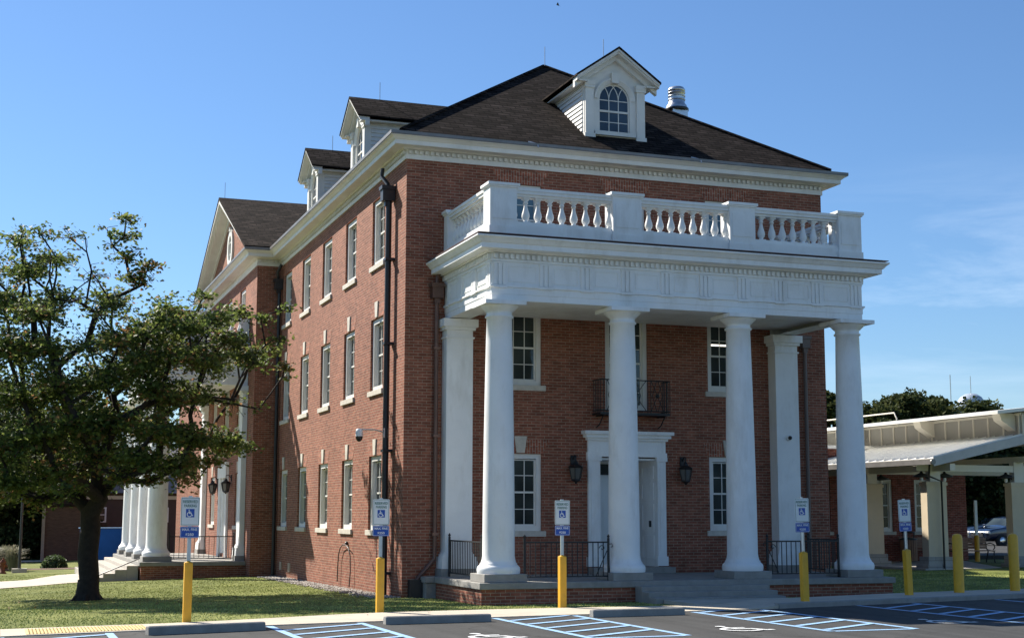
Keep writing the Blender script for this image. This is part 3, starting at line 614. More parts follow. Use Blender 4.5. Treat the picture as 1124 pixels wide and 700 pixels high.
# dormers (local: faces -Y, origin at the middle of the front foot)
def make_dormer(parent):
    hwid = .82; zE = 1.45; zP = 2.12; dep = 4.2
    c = MB()
    c.box(-hwid, -hwid+.06, .02, dep, -.4, zE); c.box(hwid-.06, hwid, .02, dep, -.4, zE)
    # clapboards on the cheeks
    for sx_ in (-1, 1):
        for i in range(12):
            z = .02+i*.115; x = sx_*hwid
            vs = [(x, .14, z), (x, dep, z), (x, dep, z+.115), (x, .14, z+.115), (x+sx_*.028, .14, z), (x+sx_*.028, dep, z)]
            c.add(vs, [(4, 5, 2, 3), (0, 1, 5, 4), (0, 4, 3), (1, 2, 5)])
    # front wall with arched opening
    ar = []; rw = .42; zs = .98
    for k in range(17): a = PI*k/16; ar.append((rw*math.cos(a), zs+rw*math.sin(a)))
    bot = .14
    op = [(rw, bot)]+ar+[(-rw, bot)]
    outl = [(-hwid, -.05), (hwid, -.05), (hwid, zE), (0, zP), (-hwid, zE)]
    # fill front in strips between opening and outline
    def top(x): return zE+(zP-zE)*(1-abs(x)/hwid)
    c.add([(-hwid, .02, -.05), (hwid, .02, -.05), (hwid, .02, bot), (-hwid, .02, bot)], [(0, 1, 2, 3)])
    for sx_ in (-1, 1): c.add([(sx_*rw, .02, bot), (sx_*hwid, .02, bot), (sx_*hwid, .02, zE), (sx_*rw, .02, top(rw))], [(0, 1, 2, 3)])
    for a, b in zip(ar, ar[1:]): c.add([(a[0], .02, a[1]), (a[0], .02, top(a[0])), (b[0], .02, top(b[0])), (b[0], .02, b[1])], [(0, 1, 2, 3)])
    for a, b in zip(op, op[1:]): c.add([(a[0], .02, a[1]), (b[0], .02, b[1]), (b[0], .12, b[1]), (a[0], .12, a[1])], [(0, 1, 2, 3)])
    d = c.build('dormer', WOOD, parent)
    t = MB()   # pilasters, arch moulding, raking trim
    for sx_ in (-1, 1):
        x = sx_*.7; t.box(x-.11, x+.11, -.05, .02, -.06, 1.22); t.box(x-.14, x+.14, -.08, .02, -.1, .05)
        t.box(x-.14, x+.14, -.08, .02, 1.22, 1.29); t.box(x-.14, x+.14, -.09, .02, 1.29, 1.4)
    arcs = [(.42, .02, -.03), (.52, -.03, -.03), (.56, -.03, .02)]
    for (ra, ya, _), (rb, yb3, _) in zip(arcs, arcs[1:]):
        for k in range(16):
            a0, a1 = PI*k/16, PI*(k+1)/16
            t.add([(ra*math.cos(a0), ya, zs+ra*math.sin(a0)), (rb*math.cos(a0), yb3, zs+rb*math.sin(a0)), (rb*math.cos(a1), yb3, zs+rb*math.sin(a1)), (ra*math.cos(a1), ya, zs+ra*math.sin(a1))], [(0, 1, 2, 3)])
    t.box(-.1, .1, -.07, .02, zs+.42, zs+.68)
    t.box(-.56, .56, -.06, .02, .04, .14)
    for sx_ in (-1, 1):
        for (w0, w1, y0, y1) in ((-.19, -.05, -.1, .02), (-.06, .0, -.26, .02), (-.01, .05, -.3, .02)):
            e = 1.12; zz = lambda x, o: zP+.05-x*.71+o
            pts = [(0, zz(0, w0)), (sx_*e, zz(e, w0)), (sx_*e, zz(e, w1)), (0, zz(0, w1))]
            if sx_ < 0: pts = pts[::-1]
            t.prism(pts, y0, y1)
    for sx_ in (-1, 1): t.box(min(sx_*.8, sx_*1.04), max(sx_*.8, sx_*1.04), -.2, dep-1.4, 1.33, 1.37)
    t.build('dormer_trim', WOOD, d)
    r_ = MB()
    for sx_ in (-1, 1):
        e = 1.15; a = [(0, -.32, zP+.16), (sx_*e, -.32, zP+.16-e*.71), (sx_*e, dep+.3, zP+.16-e*.71), (0, dep+.3, zP+.16)]
        b = [(p[0], p[1], p[2]-.05) for p in a]
        r_.add(a+b, [(0, 1, 2, 3), (7, 6, 5, 4), (0, 4, 5, 1), (1, 5, 6, 2), (2, 6, 7, 3)])
    r_.build('dormer_roof', ROOF, d)
    s = MB(); z0, z1 = bot+.03, zs
    s.box(-.42, -.385, .06, .1, bot, zs); s.box(.385, .42, .06, .1, bot, zs); s.box(-.385, .385, .06, .1, bot, bot+.04)
    s.box(-.385, .385, .055, .1, .66, .71)
    for x in (-.13, .13): s.box(x-.011, x+.011, .065, .095, bot+.04, zs)
    for z in (.41, zs-.01): s.box(-.385, .385, .067, .093, z-.01, z+.01)
    def arcbar(cx2, rad, a0, a1, w=.018):
        n = 10
        for k in range(n):
            p, q = a0+(a1-a0)*k/n, a0+(a1-a0)*(k+1)/n
            P_ = [(cx2+(rad+o)*math.cos(t_), zs+(rad+o)*math.sin(t_)) for t_, o in ((p, -w/2), (p, w/2), (q, w/2), (q, -w/2))]
            s.prism(P_[::-1], .066, .094)
    arcbar(0, .402, 0, PI, .035)
    # gothic tracery: arcs springing from each mullion
    def clipang(cx2, rad, sgn):
        best = 0
        for k in range(90):
            t_ = R(k); x = cx2+sgn*rad*math.cos(t_); z = rad*math.sin(t_)
            if x*x+z*z <= .39**2 and abs(x) <= .4: best = t_
            elif k > 20: break
        return best
    for x in (-.13, .13):
        # mullion at x curves both ways
        arcbar(x+.52, .52, PI-clipang(x+.52, .52, -1), PI); arcbar(x-.52, .52, 0, clipang(x-.52, .52, 1))
    s.build('dormer_sash', WOOD, d)
    gl = [(-.4, bot+.02), (.4, bot+.02)]+[(.4*math.cos(PI*k/16), zs+.4*math.sin(PI*k/16)) for k in range(17)]
    MB().prism(gl, .08, .084).build('dormer_pane', glass('dormer_glass', (.02, .035, .055)), d)
    return d
D0 = make_dormer(BLD); D0.location = (5.55, .62, 11.17)
copy_tree(D0, BLD, (.62, 7.35, 11.32), -PI/2); copy_tree(D0, BLD, (.62, 13.5, 11.34), -PI/2)
copy_tree(D0, BLD, (.62, 30.0, 11.24), -PI/2); copy_tree(D0, BLD, (.62, 36.5, 11.24), -PI/2)

# portico ------------------------------------------------------------
def portico(Mx, s, D, platform_x, pd_=.36):
    """local: wall plane y=0, outwards -y, centre x=0, z0 = ground.  s: column spacing"""
    cxs = [(-1.5+i)*s for i in range(4)]
    pl = MB(); x0, x1 = platform_x
    pl.box(x0+.05, x1-.05, -D-.53, -.003, -.5, .34); platform = pl.build('porch_base', BRICK, BLD); platform.matrix_local = Mx
    q = MB(); q.box(x0, x1, -D-.58, -.004, .34, .47); q.box(x0-.22, x0, -.5, -.004, .34, .468); q.box(x0-.18, x0+.05, -.46, -.004, -.4, .34)
    slab = q.build('porch_slab', CONCD, platform, bevel=.012)
    z0, zt = .635, 6.28
    rb, rt = .335, .268
    prof = [(.44, z0), (.445, z0+.03), (.45, z0+.08), (.44, z0+.13), (.4, z0+.17), (.385, z0+.18), (.385, z0+.205), (.365, z0+.22), (rb+.012, z0+.28), (rb, z0+.36)]
    for k in range(1, 11):
        t = k/10; prof.append((rb-(rb-rt)*(t**1.6), z0+.36+(zt-.36-(z0+.36))*t))
    prof += [(rt+.035, zt-.345), (rt+.035, zt-.315), (rt+.005, zt-.3), (rt+.005, zt-.23), (rt+.03, zt-.22), (rt+.09, zt-.16), (rt+.13, zt-.12), (rt+.135, zt-.105)]
    cmesh = MB(); cmesh.lathe(prof, 40); cmesh.box(-.45, .45, -.45, .45, zt-.105, zt-.02)
    pm = MB(); pm.box(-.46, .46, -.46, .46, .47, z0)
    first = None
    for i, x in enumerate(cxs):
        if first is None:
            c = cmesh.build('column', WHITE, BLD); p_ = pm.build('plinth', CONCD, c, bevel=.01); first = c
        else: c = copy_tree(first, BLD)
        c.matrix_local = Mx @ Matrix.Translation((x, -D, 0))
    fp = None
    for x in (cxs[0], cxs[3]):
        if fp is None:
            m = MB(); w = .315; d = pd_
            m.box(-w, w, -d, -.004, 1.0, zt-.46); m.box(-w-.03, w+.03, -d-.03, -.005, zt-.46, zt-.42)
            m.box(-w+.003, w-.003, -d+.003, -.004, zt-.42, zt-.27); m.box(-w-.05, w+.05, -d-.05, -.005, zt-.27, zt-.2); m.box(-w-.1, w+.1, -d-.1, -.006, zt-.2, zt-.02)
            for k, (e, za_, zb_) in enumerate(((.02, .96, 1.0), (.05, .9, .96), (.09, .8, .9), (.1, .64, .8))): m.box(-w-e, w+e, -d-e, -.005, za_, zb_)
            fp = m.build('pilaster', WHITE, BLD); MB().box(-w-.12, w+.12, -d-.12, -.006, .47, .64).build('plinth', CONCD, fp)
            c = fp
        else: c = copy_tree(fp, BLD)
        c.matrix_local = Mx @ Matrix.Translation((x, 0, 0))
    # entablature
    xa, xb = cxs[0]-.255, cxs[3]+.405*0+.255; yf = -D-.255; En = MB()
    ep = [(xa, -.01), (xa, yf), (xb, yf), (xb, -.01)]
    profE = [(-.5, zt), (0, zt), (0, zt+.13), (.012, zt+.135), (.012, zt+.27), (.05, zt+.28), (.05, zt+.315), (.0, zt+.325), (.0, 7.1), (.03, 7.1), (.03, 7.15), (.015, 7.155), (.015, 7.27), (.11, 7.285), (.13, 7.31), (.33, 7.315), (.34, 7.32), (.34, 7.42), (.37, 7.435), (.42, 7.5), (.46, 7.53), (.47, 7.54), (.47, 7.57), (.1, 7.6), (-.5, 7.6)]
    En.sweep(ep, profE)
    dentils(En, (xa, yf), (xb, yf), .055, 7.16, 7.262, .06, .06, .07); dentils(En, (xa, yf), (xa, -.01), .055, 7.16, 7.262, .06, .06, .07, nrm=(-1, 0)); dentils(En, (xb, yf), (xb, -.01), .055, 7.16, 7.262, .06, .06, .07, nrm=(1, 0))
    def trig(mm, x, z0_, z1_):
        for dx in (-.1, 0, .1): mm.append(('b', x+dx-.032, x+dx+.032, z0_, z1_, .028))
        for dx in (-.12, -.07, -.02, .03, .08): mm.append(('b', x+dx, x+dx+.025, z0_-.1, z0_-.065, .02))
        mm.append(('b', x-.15, x+.15, z1_, z1_+.03, .035)); mm.append(('b', x-.15, x+.15, z0_-.063, z0_-.045, .06))
    nper = 3; N_ = int(round((cxs[3]-cxs[0])/(s/nper))); L1 = []
    trs = [cxs[0]+i*s/nper for i in range(N_+1)]
    trs[0] = xa+.17; trs[-1] = xb-.17
    for x in trs: trig(L1, x, zt+.325, 7.06)
    for a, b in zip(trs, trs[1:]):
        p0, p1 = a+.2, b-.2
        for (u0_, u1_, v0_, v1_) in ((p0, p1, 6.68, 6.70), (p0, p1, 7.0, 7.02), (p0, p0+.02, 6.70, 7.0), (p1-.02, p1, 6.70, 7.0)): L1.append(('b', u0_, u1_, v0_, v1_, .014))
    for (_, a, b, c_, d_, o) in L1: En.box(a, b, yf-o, yf+.001, c_, d_)
    L2 = []; ns_ = 3
    tr2 = [yf+.17+i*((-.2)-(yf+.17))/ns_ for i in range(ns_+1)]
    for y in tr2: trig(L2, y, zt+.325, 7.06)
    for a, b in zip(tr2, tr2[1:]):
        p0, p1 = a+.2, b-.2
        for (u0_, u1_, v0_, v1_) in ((p0, p1, 6.68, 6.70), (p0, p1, 7.0, 7.02), (p0, p0+.02, 6.70, 7.0), (p1-.02, p1, 6.70, 7.0)): L2.append(('b', u0_, u1_, v0_, v1_, .014))
    for (_, a, b, c_, d_, o) in L2: En.box(xa-o, xa+.001, a, b, c_, d_); En.box(xb-.001, xb+o, a, b, c_, d_)
    En.box(xa+.2, xb-.2, yf+.2, -.01, zt+.15, zt+.2)      # soffit
    en = En.build('entablature', WHITE, BLD); en.matrix_local = Mx
    dk = MB(); dk.box(xa-.455, xb+.455, yf-.455, -.01, 7.603, 7.618); dko = dk.build('porch_roof', COPPER, BLD); dko.matrix_local = Mx
    # balustrade
    B = MB(); yr = yf+.2; xl, xr = xa+.2, xb-.2
    pw = [.3, .34, .32, .3]; peds = [cxs[0]+.0, cxs[1]+.03, cxs[2]+.03, cxs[3]-.0]
    def ped(px_, py_, hx, hy):
        B.box(px_-hx, px_+hx, py_-hy, py_+hy, 7.62, 8.7); B.box(px_-hx-.025, px_+hx+.025, py_-hy-.025, py_+hy+.025, 7.621, 7.86)
        B.box(px_-hx+.06, px_+hx-.06, py_-hy-.012, py_-hy+.001, 8.02, 8.55)
        B.box(px_-hx-.03, px_+hx+.03, py_-hy-.03, py_+hy+.03, 8.7, 8.735); B.box(px_-hx-.055, px_+hx+.055, py_-hy-.055, py_+hy+.055, 8.735, 8.795)
    for i, x in enumerate(peds): ped(x, yr+.02, pw[i], .22)
    ped(peds[0]-.1, -.16, .2, .14); ped(peds[3]+.1, -.16, .2, .14)
    runs = []
    for i in range(3): runs.append(((peds[i]+pw[i], yr+.02), (peds[i+1]-pw[i+1], yr+.02)))
    runs.append(((peds[0]-.1, yr+.24), (peds[0]-.1, -.3))); runs.append(((peds[3]+.1, yr+.24), (peds[3]+.1, -.3)))
    spots = []
    for a, b in runs:
        hx = (a[0], b[0]) if a[0] != b[0] else (a[0]-.12, a[0]+.12); hy = (a[1], b[1]) if a[1] != b[1] else (a[1]-.12, a[1]+.12)
        def bx(e, z0_, z1_, rev=0):
            if a[0] != b[0]: B.box(hx[0], hx[1], hy[0]-e, hy[1]+e, z0_, z1_)
            else: B.box(hx[0]-e, hx[1]+e, hy[0], hy[1], z0_, z1_)
        bx(.06, 7.62, 7.92); bx(.02, 7.92, 8.0); bx(.0, 8.55, 8.6); bx(.05, 8.6, 8.665); bx(.075, 8.665, 8.73)
        a_, b_ = Vector(a), Vector(b); L_ = (b_-a_).length; k = max(2, int(round(L_/.265)))
        for j in range(k+1):
            if j in (0, k):
                p = a_+(b_-a_)*((j*1.0)/k); 
            else: p = a_+(b_-a_)*(j/k)
            spots.append((p.x, p.y))
    br = B.build('balustrade', WHITE, BLD); br.matrix_local = Mx
    hb = .55
    bp = [(.075, 0), (.075, .03), (.05, .035), (.045, .06), (.075, .1), (.088, .15), (.08, .21), (.055, .29), (.04, .36), (.038, .42), (.055, .425), (.055, .445), (.04, .45), (.045, .48), (.07, .5), (.07, hb)]
    b0 = MB(); b0.lathe(bp, 12); b0.box(-.078, .078, -.078, .078, 0, .028); b0.box(-.075, .075, -.075, .075, hb-.035, hb+.002)
    fb = None
    for x, y in spots:
        if fb is None: fb = b0.build('baluster', WHITE, br); o = fb
        else: o = fb.copy(); COL.objects.link(o); o.parent = br
        o.location = (x, y, 8.0)
    return platform
MAINX = 5.46
PMain = portico(Matrix.Translation((MAINX, 0, 0)), 2.835, 3.08, (-4.85, 4.95))
rotW = Matrix.Translation((WX, 21.75, -.15)) @ Matrix.Rotation(-PI/2, 4, 'Z')
PWest = portico(rotW, 3.15, 2.8, (-5.55, 5.5), .17)
# steps of the front porch
sp = MB()
yb = -3.66
for i, z in enumerate((.37, .27, .17)): sp.box(4.02, 7.02, yb-.33*(i+1), yb-.33*i, -.1, z)
sp.build('front_steps', CONCD, BLD, bevel=.012)
sp = MB()
for i, z in enumerate((.2, .08, -.04, -.16)): sp.box(WX-3.38-.36*(i+1), WX-3.38-.36*i, 16.6, 26.8, -.6, z)
sp.build('porch_steps', CONC, BLD, bevel=.012)

# front door ---------------------------------------------------------
ds = MB(); dep = .95
for x0, x1 in ((4.49, 4.79), (6.28, 6.5)):
    ds.box(x0, x1, -.08, -.002, .64, 3.1); ds.box(x0-.03, x1+.03, -.11, -.002, .64, .86); ds.box(x0-.03, x1+.03, -.115, -.002, 3.1, 3.2)
    ds.box(x0+.06, x1-.06, -.094, -.079, 1.0, 2.95)
ds.box(4.46, 6.53, -.1, -.002, 3.2, 3.3); ds.box(4.49, 6.5, -.08, -.002, 3.3, 3.58); ds.box(4.45, 6.54, -.14, -.002, 3.58, 3.64); ds.box(4.39, 6.6, -.2, -.002, 3.64, 3.72); ds.box(4.34, 6.65, -.26, -.002, 3.72, 3.8)
DO = ds.build('door_surround', WHITE, BLD)
rv = MB()
rv.box(4.745, 4.788, .0, dep, .62, 3.15); rv.box(6.282, 6.325, .0, dep, .62, 3.15); rv.box(4.79, 6.28, .0, dep, 3.13, 3.19)
for z0, z1 in ((.8, 1.35), (1.45, 2.1), (2.2, 2.6), (2.7, 3.0)):
    for x, sg in ((4.788, 1), (6.282, -1)):
        y0, y1 = .14, .8; w = .03
        for (a, b, c_, d_) in ((y0, y1, z0, z0+w), (y0, y1, z1-w, z1), (y0, y0+w, z0+w, z1-w), (y1-w, y1, z0+w, z1-w)): rv.box(min(x, x+sg*.018), max(x, x+sg*.018), a, b, c_, d_)
rv.box(4.79, 6.28, dep, dep+.05, .6, 3.16)
rv.build('door_reveal', WHITE, DO)
dr = MB(); dr.box(5.06, 6.02, dep-.05, dep-.002, .64, 2.72)
for z0, z1 in ((.8, 1.5), (1.6, 2.05), (2.15, 2.6)):
    for x0, x1 in ((5.16, 5.5), (5.58, 5.92)): rect_ring(dr, x0, x1, z0, z1, .025, dep-.065, dep-.051)
door = dr.build('door', WHITE, BLD)
hd = MB(); hd.tube([(5.96, dep-.09, 1.55), (5.96, dep-.13, 1.6), (5.96, dep-.13, 1.8), (5.96, dep-.09, 1.85)], .014, 6); hd.box(5.92, 6.0, dep-.066, dep-.05, 1.5, 1.9); hd.build('handle', IRON, door)
tr = MB(); tr.box(4.84, 4.98, dep-.03, dep-.003, 1.1, 2.66); tr.box(6.08, 6.22, dep-.03, dep-.003, 1.1, 2.66); tr.box(4.84, 6.22, dep-.031, dep-.004, 2.8, 3.06); tr.build('sidelight_pane', GLASS, DO)
mt = MB()
for x in (5.18, 5.53, 5.88, 5.02, 6.04): mt.box(x-.012, x+.012, dep-.04, dep-.032, 2.8, 3.06)
mt.build('transom_bar', WHITE, DO)
MB().box(6.262, 6.28, .3, .4, 1.55, 1.7).build('keypad', DARKM, DO)
MB().box(4.5, 6.6, -.36, -.006, .471, .62).build('door_step', CONCD, BLD, bevel=.01)
# porch floor inside door
MB().box(4.79, 6.28, 0.0, dep, .5, .618).build('threshold', CONCD, BLD)
# west door
wd = MB(); wd.box(WX+.0, WX+.12, 20.7, 20.95, .45, 3.15); wd.box(WX, WX+.12, 21.85, 22.1, .45, 3.15); wd.box(WX-.12, WX-.003, 20.4, 22.4, 3.15, 3.7); wd.box(WX-.08, WX-.003, 20.4, 20.7, .33, 3.15); wd.box(WX-.08, WX-.003, 22.1, 22.4, .33, 3.15)
wdo = wd.build('door_surround', WHITE, BLD); MB().box(WX+.08, WX+.12, 20.95, 21.85, .35, 3.1).build('west_door', WHITE, wdo)
# downspouts ------------------------------------------------------------
def spout(name, pts, r_, mat, head=None, straps=()):
    m = MB(); m.tube(pts, r_, 8)
    if head:
        x, y, z, a, h = head
        m.box(x-a, x+a, y-a*.8, y+a*.8, z, z+h*.75); m.box(x-a-.03, x+a+.03, y-a*.8-.03, y+a*.8+.03, z+h*.75, z+h)
        m.box(x-a*.5, x+a*.5, y-a*.4, y+a*.4, z-.12, z)
    for (x, y, z) in straps: m.box(x-r_*1.5, x+r_*1.5, y-r_*1.5, y+r_*1.5, z-.03, z+.03)
    return m.build('downspout', mat, BLD)
spout('d', [(-.14, 1.05, -.05), (-.14, 1.05, 9.25)], .075, DARKM, (-.17, 1.05, 9.2, .15, .36), [(-.12, 1.05, z) for z in (.5, 3.3, 5.8, 7.8)])
MB().tube([(-.17, 1.05, 9.5), (-.17, 1.05, 9.62), (-.26, 1.3, 9.85), (-.24, 1.3, 10.05)], .05, 8).build('downspout', DARKM, BLD)
spout('d', [(.28, -.12, .0), (.28, -.12, .35), (.4, -.12, .5), (.72, -.12, .85), (.72, -.12, 1.1), (.72, -.12, 6.9)], .05, COPPER, (.72, -.13, 6.75, .13, .34), [(.72, -.12, z) for z in (1.4, 3.6, 5.6)])
MB().box(.14, .42, -.22, -.0, -.2, .4).build('downspout_boot', DARKM, BLD)
MB().tube([(.72, -.13, 7.1), (.72, -.13, 7.25), (.9, -.15, 7.5)], .045, 8).build('downspout', COPPER, BLD)
spout('d', [(10.4, -.1, .1), (10.4, -.1, 6.0)], .05, simple('grey_brown_pipe', (.14, .1, .085), .5, var=.1), (10.4, -.11, 6.0, .11, .3))
spout('d', [(-.1, 15.25, -.1), (-.1, 15.25, 9.2)], .06, DARKM, (-.13, 15.25, 9.2, .14, .34))
MB().tube([(-.15, 15.25, 9.5), (-.2, 15.1, 9.75), (-.1, 15.0, 10.0)], .05, 8).build('downspout', DARKM, BLD)
# basement vents and hose bib on the left wall
vtan = simple('vent_tan', (.42, .33, .25), .8)
for y in (13.0, 14.4): MB().box(-.03, .01, y-.16, y+.16, .1, .36).build('basement_vent', vtan, BLD)
# metal roof vent stack
vs_ = MB(); vs_.box(-.23, .23, -.23, .23, -2.6, .0); vs_.lathe([(.2, 0), (.3, .0), (.31, .08), (.28, .16), (.23, .22), (.23, .56), (.245, .57), (.245, .62), (.2, .68), (.05, .71)], 24)
for z in (.3, .4, .5): vs_.lathe([(.24, z), (.25, z+.01), (.25, z+.025), (.24, z+.035)], 24, cap=False)
vb = vs_.build('roof_vent', STEEL, BLD); vb.location = (8.94, 3.95, 13.1)
MB().lathe([(.33, 0), (.335, .01), (.335, .06), (.33, .07)], 24).build('vent_band', DARKM, vb)
# gutter heat clips on eave
ck = MB()
for x in (3.05, 7.35): ck.tube([(x, -.5, 10.5), (x+.02, -.52, 10.42)], .02, 5); ck.tube([(x-.15, -.3, 10.6), (x, -.5, 10.51)], .015, 5)
ck.build('gutter_strap', STEEL, BLD)

# ------------------------------------------------------------------ things on the building
def lantern(loc, rz, label, first=[None]):
    if first[0] is None:
        t = empty('wall_lantern', loc, rz, label, 'wall lantern', 'black carriage lanterns on the brick walls')
        m = MB(); m.box(-.06, .06, -.03, -.003, .1, .32); m.tube([(0, -.03, .22), (0, -.12, .32), (0, -.2, .3), (0, -.2, .18)], .014, 6); m.build('bracket', IRON, t)
        m = MB(); m.lathe([(.02, .2), (.05, .16), (.07, .11), (.17, .06), (.2, .03), (.17, .02)], 6, (0, -.2), smooth=False)
        for k in range(6):
            a = 2*PI*k/6; m.tube([(.165*math.cos(a), -.2+.165*math.sin(a), .02), (.11*math.cos(a), -.2+.11*math.sin(a), -.24)], .013, 4, smooth=False)
        m.lathe([(.12, -.24), (.12, -.27), (.04, -.31), (.015, -.35)], 6, (0, -.2), smooth=False); m.build('lantern_cage', IRON, t)
        MB().lathe([(.15, .015), (.1, -.235)], 6, (0, -.2), smooth=False).build('lantern_glass', simple('seeded_glass', (.12, .12, .11), .15), t)
        first[0] = t; return t
    return copy_tree(first[0], None, loc, rz, label)
lantern((4.12, 0, 2.9), 0, 'black wall lantern left of the front porch door')
lantern((6.97, 0, 2.9), 0, 'black wall lantern right of the front porch door')
lantern((WX, 19.75, 2.9), -PI/2, 'black wall lantern on the left porch, nearer the corner of the wing')
lantern((WX, 23.0, 2.9), -PI/2, 'black wall lantern on the left porch, farther from the corner of the wing')
# pole camera on the wall
t = empty('security_camera', (-.15, 1.05, 3.72), 0, 'white dome security camera on an arm beside the black downspout', 'camera')
MB().tube([(0, 0, 0), (-.25, .0, .06), (-.62, .0, .06)], .018, 8).build('arm', STEEL, t); MB().box(-.05, .05, -.06, .06, -.12, .1).build('mount', STEEL, t)
MB().lathe([(.03, .08), (.075, .06), (.085, .0), (.085, -.1)], 16, (-.62, 0)).build('housing', WHITE, t)
MB().lathe([(.084, -.1), (.08, -.15), (.055, -.2), (.02, -.222)], 16, (-.62, 0)).build('dome', DARKM, t)
t = empty('dome_camera', (9.72, -.36, 3.72), 0, 'small black and white dome camera on the right porch pilaster', 'camera')
MB().lathe([(.07, 0), (.07, .04), (.05, .06)], 14, M=Matrix.Rotation(PI/2, 4, 'X')).build('mount', WHITE, t)
MB().lathe([(.05, .05), (.048, .09), (.03, .12), (.01, .13)], 14, M=Matrix.Rotation(PI/2, 4, 'X')).build('dome', DARKM, t)
# hose on the wall
hs = MB(); hp_ = [(-.07, 6.05, .25)]
for k in range(15): a = k/14; hp_.append((-.07, 6.05-.95*a, .25+1.0*math.sin(PI*min(1, a*1.25))**.8 if a < .8 else .25+1.0*math.sin(PI*.5)*0+.0))
hp_ = [(-.07, 6.1, .1), (-.07, 6.08, .45), (-.07, 6.0, .8), (-.07, 5.8, .98), (-.08, 5.5, 1.06), (-.09, 5.1, 1.06), (-.09, 4.8, .98), (-.08, 4.65, .8), (-.08, 4.6, .4), (-.1, 4.62, 0.02)]
hs.tube(hp_, .014, 6); tag(hs.build('hose', DARKM), 'black hose hooked over a bib on the sunlit brick side wall', 'hose')
tag(MB().lathe([(.03, 0), (.05, .02), (.05, .05), (.02, .08)], 8, M=Matrix.Translation((-.0, 5.25, 1.1)) @ Matrix.Rotation(-PI/2, 4, 'Y')).build('hose_bib', DARKM), 'dark tap on the brick side wall above the hose', 'tap')

# railings -------------------------------------------------------------
def railing(pts, z0, label, h=.81, sp=.115, posts=(0, -1), scroll=None, group='black iron railings round the porches', gzf=None):
    a, b = Vector(pts[0]), Vector(pts[1]); L_ = (b-a).length; t = (b-a)/L_; ang = math.atan2(t.y, t.x)
    r_ = empty('iron_railing', (a.x, a.y, z0), ang, label, 'railing', group)
    m = MB(); m.box(0, L_, -.02, .02, h-.03, h); m.box(0, L_, -.012, .012, .08, .105); m.build('rail', IRON, r_)
    m = MB(); k = int(L_/sp)
    for i in range(1, k): m.box(i*L_/k-.008, i*L_/k+.008, -.008, .008, .1, h-.03)
    m.build('pickets', IRON, r_)
    for p in (0, L_):
        q = MB(); q.box(p-.02, p+.02, -.0205, .0205, 0, h+.07); q.lathe([(.01, h+.07), (.03, h+.09), (.03, h+.11), (.005, h+.15)], 8, (p, 0)); q.build('post', IRON, r_)
    if scroll:
        q = MB(); x0 = L_ if scroll > 0 else 0; sg = -1 if scroll > 0 else 1
        q.tube([(x0+sg*.28, 0, .1), (x0+sg*.03, 0, .62)], .01, 5)
        sc = [(x0+sg*(.14+.07*(1-k/14)*math.cos(k*.55)), 0, h-.14+.07*(1-k/14)*math.sin(k*.55)) for k in range(12)]; q.tube(sc, .009, 5)
        q.tube([(x0-sg*.0, 0, h-.06), (x0-sg*.08, 0, h-.05), (x0-sg*.1, 0, h-.1), (x0-sg*.06, 0, h-.12)], .01, 5)
        q.build('scroll', IRON, r_)
    return r_
zf = .47
railing([(1.72, -3.25), (3.6, -3.25)], zf, 'black iron railing between the first and second front columns', scroll=1)
railing([(7.4, -3.25), (9.2, -3.25)], zf, 'black iron railing between the third and fourth front columns', scroll=-1)
railing([(.95, -.5), (.95, -2.75)], zf, 'black iron railing at the left end of the front porch, by the pilaster')
railing([(10.05, -.6), (10.05, -2.6)], zf, 'black iron railing at the right end of the front porch')
railing([(-3.2, 17.0), (-1.1, 17.0)], .32, 'black iron railing at the near end of the left porch', sp=.16)
# sloping handrail by the west steps
m = MB(); m.tube([(-4.15, 16.52, .2), (-4.2, 16.52, .42), (-5.75, 16.52, -.22), (-5.78, 16.52, -.45)], .02, 6)
tag(m.build('handrail', IRON), 'thin black handrail down the stone steps of the left porch', 'handrail')
# balconette
bt = empty('balconette', (5.53, 0, 4.17), 0, 'black wrought iron balconette under the tall upper front window', 'balcony')
m = MB(); m.box(-.9, .9, -.5, -.003, 0, .05)
for x in (-.8, .8): m.tube([(x, -.02, -.28), (x, -.2, -.22), (x, -.42, -.02)], .014, 6); m.box(x-.012, x+.012, -.45, -.01, -.03, 0)
m.build('balcony_floor', IRON, bt)
m = MB(); h = .82
for (a, b) in (((-.9, -.5), (.9, -.5)), ((-.9, -.5), (-.9, -.02)), ((.9, -.5), (.9, -.02))):
    m.tube([(a[0], a[1], h), (b[0], b[1], h)], .014, 6); m.tube([(a[0], a[1], .1), (b[0], b[1], .1)], .011, 6)
m.build('balcony_rail', IRON, bt)
m = MB()
for x in (-.9, -.82, -.74, -.4, -.32, .32, .4, .74, .82, .9): m.tube([(x, -.5, .05), (x, -.5, h)], .009, 5)
for y in (-.4, -.3, -.2, -.1): 
    for x in (-.9, .9): m.tube([(x, y, .05), (x, y, h)], .009, 5)
for cx2 in (-.57, 0, .57):
    hw2 = .16 if cx2 else .28
    for sg in (-1, 1):
        m.tube([(cx2+sg*hw2, -.5, .1), (cx2, -.5, .46), (cx2+sg*hw2, -.5, h)], .009, 5)
        m.tube([(cx2+sg*.02, -.5, .1), (cx2+sg*.13, -.5, .46), (cx2+sg*.02, -.5, h)], .009, 5)
    m.lathe([(.005, -.012), (.05, -.01), (.05, .01), (.005, .012)], 10, M=Matrix.Translation((cx2, -.5, .46)) @ Matrix.Rotation(PI/2, 4, 'X'))
m.build('balcony_pickets', IRON, bt)

